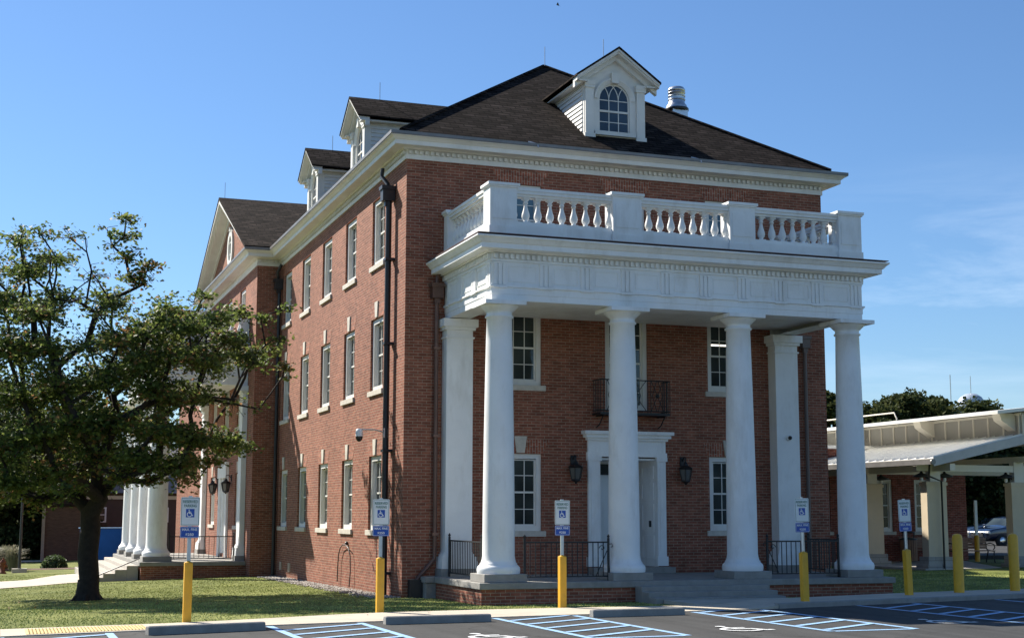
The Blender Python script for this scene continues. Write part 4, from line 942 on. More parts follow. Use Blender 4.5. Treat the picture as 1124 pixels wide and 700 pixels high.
# ------------------------------------------------------------------ parking signs
SG = 'handicap parking signs along the lot edge'
def sign(x, y, z, label, lean=0, first=[None]):
    if first[0] is None:
        t = empty('parking_sign', (x, y, z), 0, label, 'parking sign', SG)
        m = MB(); m.box(-.065, .065, -.065, .065, -.2, .93); m.add([(-.065, -.065, .93), (.065, -.065, .93), (.065, .065, .93), (-.065, .065, .93), (0, 0, .965)], [(0, 1, 4), (1, 2, 4), (2, 3, 4), (3, 0, 4)]); m.build('sleeve', YEL, t, bevel=.008)
        m = MB(); m.box(-.022, .022, -.002, .02, .95, 2.0); m.box(-.03, -.022, -.012, .02, .95, 2.0); m.box(.022, .03, -.012, .02, .95, 2.0); m.build('post', STEEL, t)
        def plate(x0, x1, z0, z1, y0, y1, r_=.02):
            pts = []
            for cx2, cz2, a0 in ((x1-r_, z0+r_, -90), (x1-r_, z1-r_, 0), (x0+r_, z1-r_, 90), (x0+r_, z0+r_, 180)):
                for k in range(5): a = R(a0+22.5*k); pts.append((cx2+r_*math.cos(a), cz2+r_*math.sin(a)))
            return MB().prism(pts, y0, y1)
        p = plate(-.152, .152, 1.52, 1.98, -.018, -.0145).build('sign_plate', SIGNW, t)
        b = MB(); rect_ring(b, -.14, .14, 1.532, 1.968, .006, -.0195, -.0182); b.build('sign_border', SIGNG, p)
        text_mesh('lettering', 'RESERVED', .062, SIGNG, p, (0, -.0195, 1.905), width=.235, bold=.0012); text_mesh('lettering', 'PARKING', .062, SIGNG, p, (0, -.0195, 1.838), width=.2, bold=.0012)
        MB().box(-.068, .068, -.0195, -.0182, 1.655, 1.79).build('symbol_field', SIGNB, p)
        m = MB(); isa(m, Matrix.Translation((-.008, -.0205, 1.722)) @ Matrix.Rotation(PI/2, 4, 'X'), .12, .12); m.build('wheelchair_symbol', SIGNW, p)
        for i, w_ in enumerate((.16, .12)): pass
        q = plate(-.152, .152, 1.325, 1.51, -.018, -.0145).build('fine_plate', SIGNB, t)
        b = MB(); rect_ring(b, -.143, .143, 1.334, 1.501, .005, -.0195, -.0182); b.build('sign_border', SIGNW, q)
        text_mesh('lettering', 'MAX. FINE', .056, SIGNW, q, (0, -.0195, 1.458), width=.24, bold=.0012); text_mesh('lettering', '$250', .056, SIGNW, q, (0, -.0195, 1.378), width=.13, bold=.0012)
        first[0] = t
    else: t = copy_tree(first[0], None, (x, y, z), 0, label)
    t.rotation_euler = (0, R(lean), R(random.uniform(-3, 3))); return t
sign(-5.62, -7.46, .12, 'parking sign on a yellow post by the tree, leftmost, in front of the left porch')
sign(-2.07, -6.06, .12, 'parking sign on a yellow post in front of the sunlit brick side wall')
sign(1.51, -5.86, .12, 'parking sign on a yellow post between the first and second front columns')
sign(6.2, -6.75, .18, 'parking sign on a yellow post between the third and fourth front columns', -1.0)
sign(9.45, -5.5, .18, 'parking sign on a yellow post right of the porch, before the pavilion pillars', -1.8)
# wheel stops
def stop(x, y, rz, label, first=[None]):
    if first[0] is None:
        m = MB(); pr = [(-.08, 0), (.08, 0), (.065, .11), (.045, .125), (-.045, .125), (-.065, .11)]
        L_ = .9; n = len(pr); xs_ = (-L_, -L_+.02, L_-.02, L_); vs = []
        for i, xx in enumerate(xs_):
            k = .93 if i in (0, 3) else 1
            for p in pr: vs.append((xx, p[0]*k, p[1]*k))
        fs = [tuple(range(n))[::-1], tuple(range(3*n, 4*n))]
        for i in range(3):
            for j in range(n): fs.append((i*n+j, (i+1)*n+j, (i+1)*n+(j+1) % n, i*n+(j+1) % n)[::-1])
        m.add(vs, fs); o = m.build('wheel_stop', CONCD); o['category'] = 'wheel stop'; o['group'] = 'concrete wheel stops in the lot'; first[0] = o
    else: o = first[0].copy(); COL.objects.link(o)
    o.location = (x, y, LOTZ+.002); o.rotation_euler = (0, 0, rz); o['label'] = label
stop(-5.58, -9.5, R(13), 'concrete wheel stop in front of the tactile paving, leftmost')
stop(-1.8, -8.75, R(3), 'concrete wheel stop in front of the brick corner, middle one')
stop(1.95, -8.28, R(4), 'concrete wheel stop nearest the porch steps')
# bollards
for i, (x, y, lb) in enumerate(((11.08, -5.0, 'thick yellow bollard left, before the middle pavilion pillar'), (12.75, -4.75, 'thick yellow bollard at the right edge of the picture'))):
    m = MB(); m.lathe([(.11, -.2), (.11, 1.18), (.1, 1.23), (.07, 1.26), (.02, 1.275)], 20); o = m.build('bollard', YEL); o.location = (x, y, .17); tag(o, lb, 'bollard', 'yellow bollards on the pavement')

# ------------------------------------------------------------------ pavilion on the right
PV = empty('pavilion', (20.3, 8.4, .0), 0, 'open walkway pavilion with tan pillars, pale metal roof and panelled clerestory', 'pavilion')
ox, oy = 20.3, 8.4
def pm_(m): return m
base = .1
m = MB(); m.box(19.6-ox, 31-ox, 8.0-oy, 14.9-oy, -.5, .15); m.build('slab', CONC, PV)
pf = None
for (x, y) in ((0, 0), (0, 3.6), (3.35, 0), (6.7, 0), (0, 7.2)):
    if pf is None:
        m = MB(); m.box(-.38, .38, -.17, .17, .5, 2.82); m.box(-.41, .41, -.2, .2, 2.82, 2.92); m.box(-.38, .38, -.17, .17, 2.92, 2.95)
        pf = m.build('pillar', TANP, PV, loc=(0, 0, 0)); MB().box(-.54, .54, -.33, .33, -.3, .28).box(-.46, .46, -.25, .25, .28, .52).build('pillar_base', BLOCK, pf); MB().box(-.2, .2, -.12, .12, 2.95, 3.62).build('pillar_neck', TANL, pf)
        c = pf
    else: c = copy_tree(pf, PV)
    c.location = (x, y, 0)
# lower roof, sloping up towards +x
def lo(x): return 3.63+(x-19.5)*.225
m = MB(); x0, x1, y0, y1 = 19.5-ox, 23.1-ox, 7.25-oy, 24-oy
vs = [(x0, y0, 3.66), (x1, y0, 4.47), (x1, y1, 4.47), (x0, y1, 3.66)]; m.add(vs+[(v[0], v[1], v[2]-.06) for v in vs], [(0, 1, 2, 3), (7, 6, 5, 4), (0, 4, 5, 1), (3, 2, 6, 7), (0, 3, 7, 4)])
y = y0+.02
while y < y1: m.box(x0+.01, x1, y-.012, y+.012, 0, .001) if False else m.add([(x0, y-.015, 3.66), (x1, y-.015, 4.47), (x1, y+.015, 4.47), (x0, y+.015, 3.66), (x0, y-.012, 3.73), (x1, y-.012, 4.54), (x1, y+.012, 4.54), (x0, y+.012, 3.73)], [(4, 5, 6, 7), (0, 1, 5, 4), (3, 7, 6, 2), (0, 4, 7, 3)]); y += .45
m.build('lower_roof', SEAM, PV)
m = MB()   # fascia/rake and gutter
m.add([(x0-.02, y0-.04, 3.4), (24.8-ox, y0-.04, 4.55), (24.8-ox, y0-.04, 4.85), (x0-.02, y0-.04, 3.68), (x0-.02, y0, 3.4), (24.8-ox, y0, 4.55), (24.8-ox, y0, 4.85), (x0-.02, y0, 3.68)], [(0, 1, 2, 3), (7, 6, 5, 4), (0, 4, 5, 1), (3, 2, 6, 7), (1, 5, 6, 2), (0, 3, 7, 4)])
m.build('rake_fascia', simple('pale_fascia', (.42, .43, .44), .5), PV)
m = MB(); m.box(x0-.14, x0-.022, y0-.1, y1, 3.46, 3.63); m.tube([(x0-.08, y0-.12, 3.54), (x0-.08, y0-.05, 3.54)], .09, 12); m.build('gutter', LEAD, PV)
m = MB(); m.tube([(x0-.08, y0+.1, 3.46), (x0+.1, y0+.4, 3.1), (.05, -.37, 2.95), (.05, -.37, .0)], .035, 6); m.build('gutter_pipe', DARKM, PV)
m = MB(); m.box(x0+.1, 10.2, -.1, .1, 3.28, 3.5); m.box(x0+.1, 10.2, 3.5, 3.7, 3.28, 3.5); m.box(-.1, .1, y0+.1, y1, 3.28, 3.5); m.box(3.25, 3.45, y0+.1, y1, 3.6, 3.8)
m.poly([(x0+.05, y0+.05, 3.58), (x0+.05, y1, 3.58), (x1, y1, 4.36), (x1, y0+.05, 4.36)]); m.build('roof_beams', TANL, PV)
cl = MB(); xc = 23.0-ox; cl.box(xc, xc+3.9, y0+.02, y1, 4.38, 5.22); cl.build('clerestory', PANEL, PV)
m = MB(); yy_ = y0+.1
while yy_ < y1: m.box(xc-.04, xc+.001, yy_-.03, yy_+.03, 4.45, 5.15); yy_ += .78
m.box(xc-.05, xc+.001, y0, y1, 5.12, 5.2); m.box(xc-.05, xc+.001, y0, y1, 4.4, 4.47); 
for xx in (0.0, .9, 1.8, 2.7, 3.5): m.box(xc+xx-.03+.05, xc+xx+.03+.05, y0-.02, y0+.021, 4.45, 5.15)
m.build('clerestory_battens', TANL, PV)
m = MB()
for yb_ in (7.75, 12.1, 16.5):
    m = MB(); y = yb_-oy
    m.add([(xc-.55, y-.2, 4.95), (xc, y-.2, 4.62), (xc, y-.2, 5.2), (xc-.62, y-.2, 5.17), (xc-.55, y+.2, 4.95), (xc, y+.2, 4.62), (xc, y+.2, 5.2), (xc-.62, y+.2, 5.17)], [(0, 1, 2, 3), (7, 6, 5, 4), (0, 4, 5, 1), (3, 2, 6, 7), (0, 3, 7, 4)]); m.build('roof_bracket', TANL, PV)
m = MB(); vs = [(xc-1.25, y0-.4, 5.1), (xc+2.2, y0-.4, 5.5), (xc+5.2, y0-.4, 5.14), (xc+5.2, y1, 5.14), (xc+2.2, y1, 5.5), (xc-1.25, y1, 5.1)]
m.add(vs+[(v[0], v[1], v[2]+.11) for v in vs], [(6, 7, 10, 11), (7, 8, 9, 10), (5, 4, 1, 0), (4, 3, 2, 1), (0, 1, 7, 6), (1, 2, 8, 7), (5, 0, 6, 11), (2, 3, 9, 8)]); m.build('upper_roof', SEAM, PV)
# pavilion lamps: flat dark cones on the pillars
def plamp(x, y, sg, label, first=[None]):
    if first[0] is None:
        t = empty('pillar_lamp', (x, y, 3.1), 0, label, 'lamp', 'dark cone lamps on the pavilion pillars')
        MB().tube([(.3, 0, -.05), (.05, 0, .02), (0, 0, .1)], .02, 6).build('lamp_arm', DARKM, t)
        MB().lathe([(.03, .18), (.06, .12), (.26, .04), (.28, .0), (.05, -.03)], 20).build('lamp_shade', DARKM, t)
        MB().lathe([(.05, -.03), (.06, -.1), (.03, -.16)], 12).build('lamp_bulb', LAMPG, t); first[0] = t
    else: t = copy_tree(first[0], None, (x, y, 3.1), 0, label)
    t.rotation_euler = (0, 0, 0 if sg > 0 else PI)
plamp(ox-.45, oy, 1, 'dark cone lamp left of the middle pavilion pillar'); plamp(ox+.45, oy, -1, 'dark cone lamp right of the middle pavilion pillar')
plamp(ox+.45, oy+3.6, -1, 'dark cone lamp on the pavilion pillar just right of the porch'); plamp(ox+3.35-.45, oy, 1, 'dark cone lamp left of the pavilion pillar at the right edge')
# white pipe guard rail on a roof behind
m = MB(); z = 5.2
for i, (ya, yb_) in enumerate(((13.6, 18.6), (19.0, 21.0))):
    m.tube([(22.6, ya+.02, z-.1), (22.6, ya, z+.2), (22.6, ya+.15, z+.42), (22.6, yb_-.15, z+.42), (22.6, yb_, z+.2), (22.6, yb_, z-.1)], .028, 6)
tag(m.build('roof_railing', CREAM), 'cream pipe railing on the pavilion roof beside the fourth column', 'railing')

# annex building behind
AN = empty('brick_annex', (22, 15.0, 0), 0, 'low red brick building behind the pavilion with two white windows', 'building')
awin = [(.72, 1.25, 3.2), (2.8, 1.25, 3.2)]
m = MB(); wall_mb(m, -8, 4.6, -.5, 4.3, [(a-.55, a+.55, b, c) for a, b, c in awin]+[(-2-.55, -2+.55, 1.25, 3.2)], lambda u, z, d: (u, d, z), .14)
m.poly([(4.6, 0, -.5), (4.6, 9, -.5), (4.6, 9, 4.3), (4.6, 0, 4.3)]); m.poly([(-8, 0, -.5), (-8, 0, 4.3), (-8, 9, 4.3), (-8, 9, -.5)]); m.build('wall', BRICK2, AN)
aw = make_window(1.1, 1.95, AN, key=False, glassm=GLASSG); aw.location = (.72, 0, 1.25)
copy_tree(aw, AN, (2.8, 0, 1.25)); copy_tree(aw, AN, (-2, 0, 1.25))
MB().box(-8.3, 4.9, -.3, 9.3, 4.3, 4.42).build('roof', SEAM, AN)

# benches, bin
def bench(x, y, z, rz, label, first=[None]):
    if first[0] is None:
        t = empty('park_bench', (x, y, z), rz, label, 'bench', 'slatted benches in the pavilion')
        m = MB()
        for i in range(4): m.box(-.9, .9, -.05-.12*i+.1-.1, .05-.12*i-.0, .42, .45)
        m.build('seat', BENCHW, t)
        m = MB()
        for i in range(4): m.box(-.9, .9, .06+.02*i, .09+.02*i, .5+.1*i, .59+.1*i)
        m.build('backrest', BENCHW, t)
        for x_ in (-.88, .88):
            m = MB(); m.tube([(x_, -.38, 0), (x_, -.34, .2), (x_, -.36, .42), (x_, -.05, .44), (x_, .08, .5), (x_, .16, .92)], .025, 6); m.tube([(x_, .12, 0), (x_, .04, .22), (x_, -.02, .42)], .025, 6)
            m.tube([(x_, .1, .66), (x_, -.15, .7), (x_, -.36, .66), (x_, -.4, .55), (x_, -.32, .48)], .022, 6); m.build('leg', IRON, t)
        first[0] = t
    else: copy_tree(first[0], None, (x, y, z), rz, label)
bench(24.75, 12.6, .155, 0, 'brown slatted bench with black iron arms between two pavilion pillars at right')
bench(24.0, 14.3, .155, 0, 'brown slatted bench with black iron arms under the annex window beside the bin')
t = empty('litter_bin', (23.2, 14.0, .155), 0, 'brown slatted litter bin beside the bench in the pavilion', 'litter bin')
m = MB()
for k in range(22): a = 2*PI*k/22; m.box(-.03, .03, -.012, .012, .04, .82, M=Matrix.Translation((.3*math.cos(a), .3*math.sin(a), 0)) @ Matrix.Rotation(a+PI/2, 4, 'Z'))
m.build('slats', BENCHW, t); MB().lathe([(.27, .02), (.27, .8)], 20).build('liner', DARKM, t)
m = MB(); m.lathe([(.32, .8), (.33, .84), (.2, .87), (.2, .88)], 20)
for k in range(4): a = PI/4+k*PI/2; m.tube([(.2*math.cos(a), .2*math.sin(a), .86), (.2*math.cos(a), .2*math.sin(a), 1.08)], .012, 5)
m.lathe([(.25, 1.06), (.24, 1.1), (.02, 1.14)], 20); m.build('lid', DARKM, t)

# ------------------------------------------------------------------ cars under the trees at right
def car(x, y, z, rz, mat, label):
    t = empty('parked_car', (x, y, z), rz, label, 'car', 'cars parked beyond the pavilion')
    secs = [(-2.3, .62, .4, .72, .74, .62), (-2.2, .86, .32, .92, .95, .8), (-1.5, .9, .3, 1.02, 1.05, .84), (-.95, .92, .3, 1.05, 1.1, .84), (-.25, .92, .3, 1.06, 1.58, .66), (.5, .92, .3, 1.06, 1.68, .66), (1.5, .92, .3, 1.06, 1.64, .64), (2.1, .9, .34, 1.05, 1.2, .74), (2.3, .84, .42, .95, .98, .7)]
    vs = []
    for (x_, w, zb_, zs_, zt_, wt) in secs: vs += [(x_, -w*.9, zb_), (x_, -w, (zb_+zs_)/2), (x_, -w*.97, zs_), (x_, -wt, zt_), (x_, wt, zt_), (x_, w*.97, zs_), (x_, w, (zb_+zs_)/2), (x_, w*.9, zb_)]
    fs = []
    for i in range(len(secs)-1):
        for k in range(8): fs.append((i*8+k, i*8+(k+1) % 8, (i+1)*8+(k+1) % 8, (i+1)*8+k))
    fs += [tuple(range(7, -1, -1)), tuple(range(64, 72))]
    m = MB(); m.add(vs, fs, True); b = m.build('body', mat, t)
    sb = b.modifiers.new('s', 'SUBSURF'); sb.levels = 2; sb.render_levels = 2
    m = MB()
    for sg in (-1, 1):
        for (xa_, xb_, xc_, xd_) in ((-.78, -.2, .18, .18), (.26, .26, 1.0, 1.0), (1.08, 1.08, 1.75, 2.0)):
            m.add([(xa_, sg*.885, 1.1), (xd_, sg*.885, 1.1), (xc_, sg*.72, 1.52), (xb_, sg*.72, 1.52)], [(0, 1, 2, 3)])
    m.add([(-.97, -.72, 1.12), (-.97, .72, 1.12), (-.4, .6, 1.53), (-.4, -.6, 1.53)], [(0, 1, 2, 3)])
    m.build('windows', GLASS, t)
    for sx_ in (-1.42, 1.42):
        for sg in (-1, 1):
            w = MB().lathe([(.2, -.1), (.34, -.1), (.36, -.06), (.36, .06), (.34, .1), (.2, .1)], 24, M=Matrix.Translation((sx_, sg*.84, .36)) @ Matrix.Rotation(PI/2, 4, 'X')).build('wheel', TYRE, t)
            q = MB(); q.lathe([(.05, -.105), (.21, -.1), (.21, .1), (.05, .105)], 16, M=Matrix.Translation((sx_, sg*.84, .36)) @ Matrix.Rotation(PI/2, 4, 'X')); q.build('rim', CHROME, w)
    for sg in (-1, 1): MB().box(-2.27, -2.12, sg*.66-.14, sg*.66+.14, .74, .86).build('headlight', LAMPG, t, bevel=.03)
    MB().box(-2.31, -2.25, -.42, .42, .58, .8).build('grille', DARKM, t)
    for sg in (-1, 1): MB().box(-.72, -.55, sg*1.0-.1, sg*1.0+.1, 1.08, 1.22).build('mirror', mat, t, bevel=.03)
    return t
def pix(d, x, y=566):
    ray = fwd+(rr*((x-562)/1563.15))-(uu*((y-350)/1563.15)); return CP+ray*d
q = pix(76, 1106); car(q.x, q.y, .2, R(8), CARP, 'dark blue car parked beyond the pavilion behind the bench')
q = pix(88, 1092); car(q.x, q.y, .2, R(-20), CARS, 'silver car parked farther away behind the dark blue car')
q = pix(52, 1071); t = empty('bollard_sign', (q.x, q.y, .2), 0, 'thin white marker post with yellow foot beyond the pavilion', 'post')
MB().box(-.06, .06, -.03, .03, .9, 2.2).build('marker_plate', WHITE, t); MB().lathe([(.09, 0), (.09, .9), (.05, .95)], 10).build('post_foot', YEL, t)
far = MB(); far.slab([(27, 16), (27, 40), (90, 70), (110, 40), (60, 10)], .0, .31); tag(far.build('far_parking_lot', ASPH), kind='structure')

# ------------------------------------------------------------------ left background
t = empty('blue_container', (-4.3, 29.6, -.55), R(8), 'dark blue metal container standing beyond the left porch columns', 'container')
MB().box(-.95, .9, -.6, .6, .1, 1.82).build('container_body', BLUEB, t, bevel=.02)
m = MB(); m.box(-1.0, .95, -.64, .64, 1.82, 1.86)
m.build('container_lid', simple('pale_blue_lid', (.1, .2, .36), .5), t)
m = MB()
for z in (.45, 1.35): m.box(-1.05, -.955, -.3, -.1, z, z+.12)
m.build('container_hinge', BLUEB, t)
q = pix(74, 50); t = empty('brown_outbuilding', (q.x, q.y, -.75), R(-4), 'low brown brick building in the left background behind the tree', 'building')
m = MB(); m.box(0, 2.4, 0, 4, 0, 3.0); m.build('wall', BROWNW, t); MB().box(-.16, .0, -.1, .3, 0, 3.1).build('lit_edge_strip', simple('lit_edge_tone', (.26, .21, .17), .8), t); MB().box(-.2, 2.5, -.12, 4.1, 3.01, 3.12).build('roof', ROOF, t)  # pale strip imitates sun on the left edge of the wall
t = empty('grey_house', (-5.6, 53, -.6), R(2), 'grey roofed brown house far behind the tree at left, with one white window', 'house')
m = MB(); m.box(0, 9, 0, 8, 0, 3.7); m.build('wall', simple('dark_brown_wall', (.085, .055, .047), .85), t); MB().box(-.05, 9.05, -.06, .0, 3.3, 3.5).build('trim_band', CREAM, t)
m = MB(); m.add([(-.4, -.5, 3.65), (9.4, -.5, 3.65), (9.4, 4, 6.4), (-.4, 4, 6.4), (9.4, 8.5, 3.65), (-.4, 8.5, 3.65)], [(0, 1, 2, 3), (3, 2, 4, 5), (0, 3, 5), (1, 4, 2)]); m.build('roof', GREYS, t)
for x in (2.55, 6.0):
    w = MB(); rect_ring(w, x-.35, x+.35, 2.0, 2.85, .09, -.08, -.003); w.box(x-.27, x+.27, -.06, -.01, 2.4, 2.45); wo_ = w.build('window', WHITE, t); MB().box(x-.27, x+.27, -.03, -.005, 2.05, 2.8).build('pane', GLASS, wo_)
# lamp post with base, small hydrant, plumes
q = pix(57, 24); gq = gz(q.x, q.y); t = empty('lamp_post', (q.x, q.y, gq), 0, 'thin dark lamp post on a concrete foot in the left background', 'lamp post')
MB().box(-.28, .28, -.28, .28, 0, .16).build('foot', CONC, t); MB().tube([(0, 0, .16), (0, 0, 3.6)], [.06, .04], 8).build('pole', DARKM, t); MB().lathe([(.05, 3.6), (.16, 3.7), (.2, 4.0), (.05, 4.15)], 10).build('lamp_head', DARKM, t)
q = pix(56, 6); gq = gz(q.x, q.y); t = empty('hydrant', (q.x, q.y, gq), 0, 'small rusty red hydrant in the grass at the left edge', 'hydrant')
MB().lathe([(.14, 0), (.14, .05), (.09, .07), (.09, .38), (.12, .4), (.11, .48), (.04, .56), (.03, .62)], 12).build('barrel', RUST, t)
MB().tube([(-.16, 0, .3), (.16, 0, .3)], .05, 8).build('outlet', RUST, t)
# bird
q = pix(60, 612, 6); m = MB(); m.add([(0, -.18, 0), (0, .12, 0), (.0, 0, .03), (-.3, -.02, .14), (.3, -.02, .14), (0, .04, -.03), (-.04, -.26, 0), (.04, -.26, 0)], [(2, 1, 3), (2, 3, 0), (2, 4, 1), (2, 0, 4), (5, 3, 1), (5, 0, 3), (5, 1, 4), (5, 4, 0), (0, 6, 7)])
o = m.build('bird', DARKM); o.location = q; o.scale = (.5, .5, .5); o.rotation_euler = (.5, .2, 1); tag(o, 'tiny dark bird flying high over the dormer', 'bird')
# radome/water tank far right
q = pix(300, 1071, 566); t = empty('water_tank', (q.x, q.y, 0), 0, 'pale round water tank dome over the trees at far right', 'water tank')
MB().lathe([(.9, 0), (.9, 19), (1.6, 21.2), (2.6, 22.5), (3.15, 24.0), (3.2, 24.8), (2.9, 26), (2.2, 27), (1.2, 27.65), (.1, 27.85)], 32).build('tank', WATERT, t)
MB().tube([(.1, 0, 27.8), (.1, 0, 31.5)], .09, 5).build('antenna', STEEL, t)
q = pix(300, 1049, 566); t2 = MB().tube([(0, 0, 0), (0, 0, 31.8)], .12, 5).build('radio_mast', STEEL); t2.location = (q.x, q.y, 0); tag(t2, 'thin grey radio mast rising out of the trees left of the water tank', 'mast')

# ------------------------------------------------------------------ vegetation
rng = np.random.default_rng(11)
LEAFSHAPE = np.array([(0, 0), (.28, .08), (.62, -.02), (.5, .3), (.95, .42), (.55, .6), (.6, .98), (.2, .78), (0, 1.25), (-.2, .78), (-.6, .98), (-.55, .6), (-.95, .42), (-.5, .3), (-.62, -.02), (-.28, .08)])*.55
QUAD = np.array([(-.45, 0), (.45, 0), (.5, 1), (-.4, .9)])*.9
HEX = np.array([(0, 0), (.4, .2), (.5, .7), (0, 1.1), (-.5, .65), (-.35, .2)])
def leaves(P, size, shape, name, mat, parent, droop=.5, flat=.6):
    """P: (n,3) positions; builds one leaf face per position"""
    n = len(P); k = len(shape)
    nz = rng.normal(size=(n, 3)); nz[:, 2] = np.abs(nz[:, 2])+flat; nz /= np.linalg.norm(nz, axis=1)[:, None]
    t = rng.normal(size=(n, 3)); t[:, 2] -= droop; t -= nz*np.sum(t*nz, 1)[:, None]; t /= np.linalg.norm(t, axis=1)[:, None]
    b = np.cross(nz, t); s = size*rng.uniform(.65, 1.25, n)
    V = P[:, None, :]+s[:, None, None]*(shape[None, :, 0, None]*b[:, None, :]+shape[None, :, 1, None]*t[:, None, :])
    V += nz[:, None, :]*(s[:, None, None]*(-.25)*(np.abs(shape[None, :, 0, None])))
    return rawmesh(name, V.reshape(-1, 3), np.arange(n*k), k, mat, parent)

def grow(targets, root_pts, rads=None):
    """greedy skeleton: root chain then join each target; returns nodes, parents"""
    N = [Vector(p) for p in root_pts]; P = [-1]+list(range(len(root_pts)-1))
    trunk_top = len(N)-1
    T = sorted(targets, key=lambda q: (Vector(q)-N[trunk_top]).length)
    for q in T:
        q = Vector(q); best = None
        for i in range(max(0, trunk_top-1), len(N)):
            d = (N[i]-q).length
            # prefer joints nearer the trunk and outward travel
            rd = (N[i]-N[trunk_top]).length
            pen = .32*rd + (1.2 if (q-N[i]).normalized().dot(((N[i]-N[trunk_top]).normalized() if rd > .1 else Vector((0, 0, 1)))) < .2 and rd > .4 else 0)
            c = d+pen
            if best is None or c < best[0]: best = (c, i)
        i = best[1]; a = N[i]; L_ = (q-a).length; k = max(1, int(L_/.45)); last = i
        side = Vector((random.uniform(-1, 1), random.uniform(-1, 1), random.uniform(-.2, 1)))*L_*.1
        for j in range(1, k+1):
            s = j/k; p = a.lerp(q, s)+side*math.sin(PI*s)+Vector((random.gauss(0, .03), random.gauss(0, .03), random.gauss(0, .03)))
            N.append(p); P.append(last); last = len(N)-1
    return N, P
def skin_tree(N, P, rtip=.008, rmax=.3, expo=2.6):
    n = len(N); w = [0.0]*n; ch = [[] for _ in range(n)]
    for i in range(n):
        if P[i] >= 0: ch[P[i]].append(i)
    for i in range(n-1, -1, -1):
        if not ch[i]: w[i] = rtip**expo
        else: w[i] = sum(w[c] for c in ch[i])+ (rtip*.35)**expo
    r_ = [x**(1/expo) for x in w]; k = rmax/r_[0]
    kk = [min(rmax, x*(k if x > r_[0]*.4 else 1+(k-1)*(x/(r_[0]*.4)))) for x in r_]
    m = MB(); done = set()
    for i in range(n):
        if P[i] >= 0 and i in [i]:
            if ch[P[i]] and max(ch[P[i]], key=lambda c: w[c]) == i and P[P[i]] != -1: continue
            # chain starting with parent->i following the heaviest child
            pts = [N[P[i]], N[i]]; rd = [min(kk[P[i]], kk[i]*1.15), kk[i]]; c = i
            while ch[c]:
                c = max(ch[c], key=lambda q: w[q]); pts.append(N[c]); rd.append(kk[c])
            m.tube(pts, rd, 9 if rd[0] > .06 else 5, caps=False)
    return m, ch, kk

# --- the big foreground tree
TB = Vector((-6.4, 5.3, -.24)); 
TR = empty('maple_tree', TB, 0, 'broad dark green tree with thinning top standing on the lawn at left', 'tree')
dT = (TB-CP).dot(fwd)
def tp_(px_, py_, dd=0): return pix(dT+dd, px_, py_)-TB
clusters = []   # px, py, radius px, leaf density 0..1
spec = [(30, 300, 26, .55), (5, 330, 30, .6), (60, 285, 22, .35), (80, 262, 16, .2), (45, 258, 14, .4), (20, 265, 18, .35), (-25, 300, 35, .6), (-40, 360, 40, .8), (100, 300, 18, .06), (95, 262, 12, .05), (120, 250, 10, .08),
 (141, 243, 9, .8), (139, 262, 13, .7), (136, 285, 15, .6), (143, 300, 15, .55), (122, 272, 12, .25), (125, 330, 22, .6), (165, 297, 11, .6), (152, 312, 14, .5), (105, 345, 20, .15), (80, 330, 20, .2), (60, 330, 20, .3),
 (40, 345, 28, .8), (10, 385, 34, 1), (55, 385, 28, .6), (95, 380, 22, .35), (130, 375, 26, .8), (160, 365, 24, .9), (185, 345, 20, .7), (205, 360, 24, .9), (235, 352, 18, .7), (220, 330, 12, .5), (262, 345, 16, .7), (285, 352, 13, .5), (300, 368, 10, .35), (310, 402, 9, .45), (295, 385, 12, .5), (318, 340, 6, .35), (250, 375, 22, .8), (275, 396, 18, .7),
 (190, 390, 30, 1), (225, 397, 25, .9), (150, 400, 28, .9), (110, 415, 28, .9), (70, 425, 32, 1), (25, 435, 36, 1), (-30, 430, 42, 1), (170, 435, 30, 1), (212, 436, 24, .7), (255, 440, 18, .15), (285, 445, 11, .2), (310, 415, 6, .2),
 (130, 460, 30, .9), (90, 470, 30, 1), (45, 480, 36, 1), (0, 490, 38, 1), (-40, 500, 40, 1), (175, 475, 28, 1), (213, 484, 20, .9), (248, 488, 19, .9), (275, 492, 12, .55), (150, 505, 24, .9), (195, 512, 22, .9), (232, 512, 13, .5), (110, 500, 26, .8), (60, 520, 28, 1), (15, 530, 30, 1), (-25, 545, 30, .9), (165, 530, 15, .6), (130, 525, 18, .5), (80, 540, 18, .5), (212, 530, 8, .3), (45, 548, 16, .6)]
tg = []; LP = []
for (a, b, rad, den) in spec:
    lower = (b-380)/170
    for dd in (np.linspace(-1, 1, 3) if rad > 17 else [0]):
        spread = 3.4*math.sqrt(max(.05, 1-((a-110)/240)**2))*(.55 if b < 345 else 1)
        dep_ = dd*spread*.8+random.uniform(-.5, .5)+(1.5 if a > 240 else 0)
        c = tp_(a+random.uniform(-3, 3), b+random.uniform(-3, 3), dep_); rm = rad/44.8
        tg.append(c)
        LP.append((c, rm, den))
root = [(0, 0, -.1), (0.02, 0, .5), (-.04, .02, 1.1), (.0, 0, 1.7), (-.02, .0, 2.1)]
N, P = grow(tg, root)
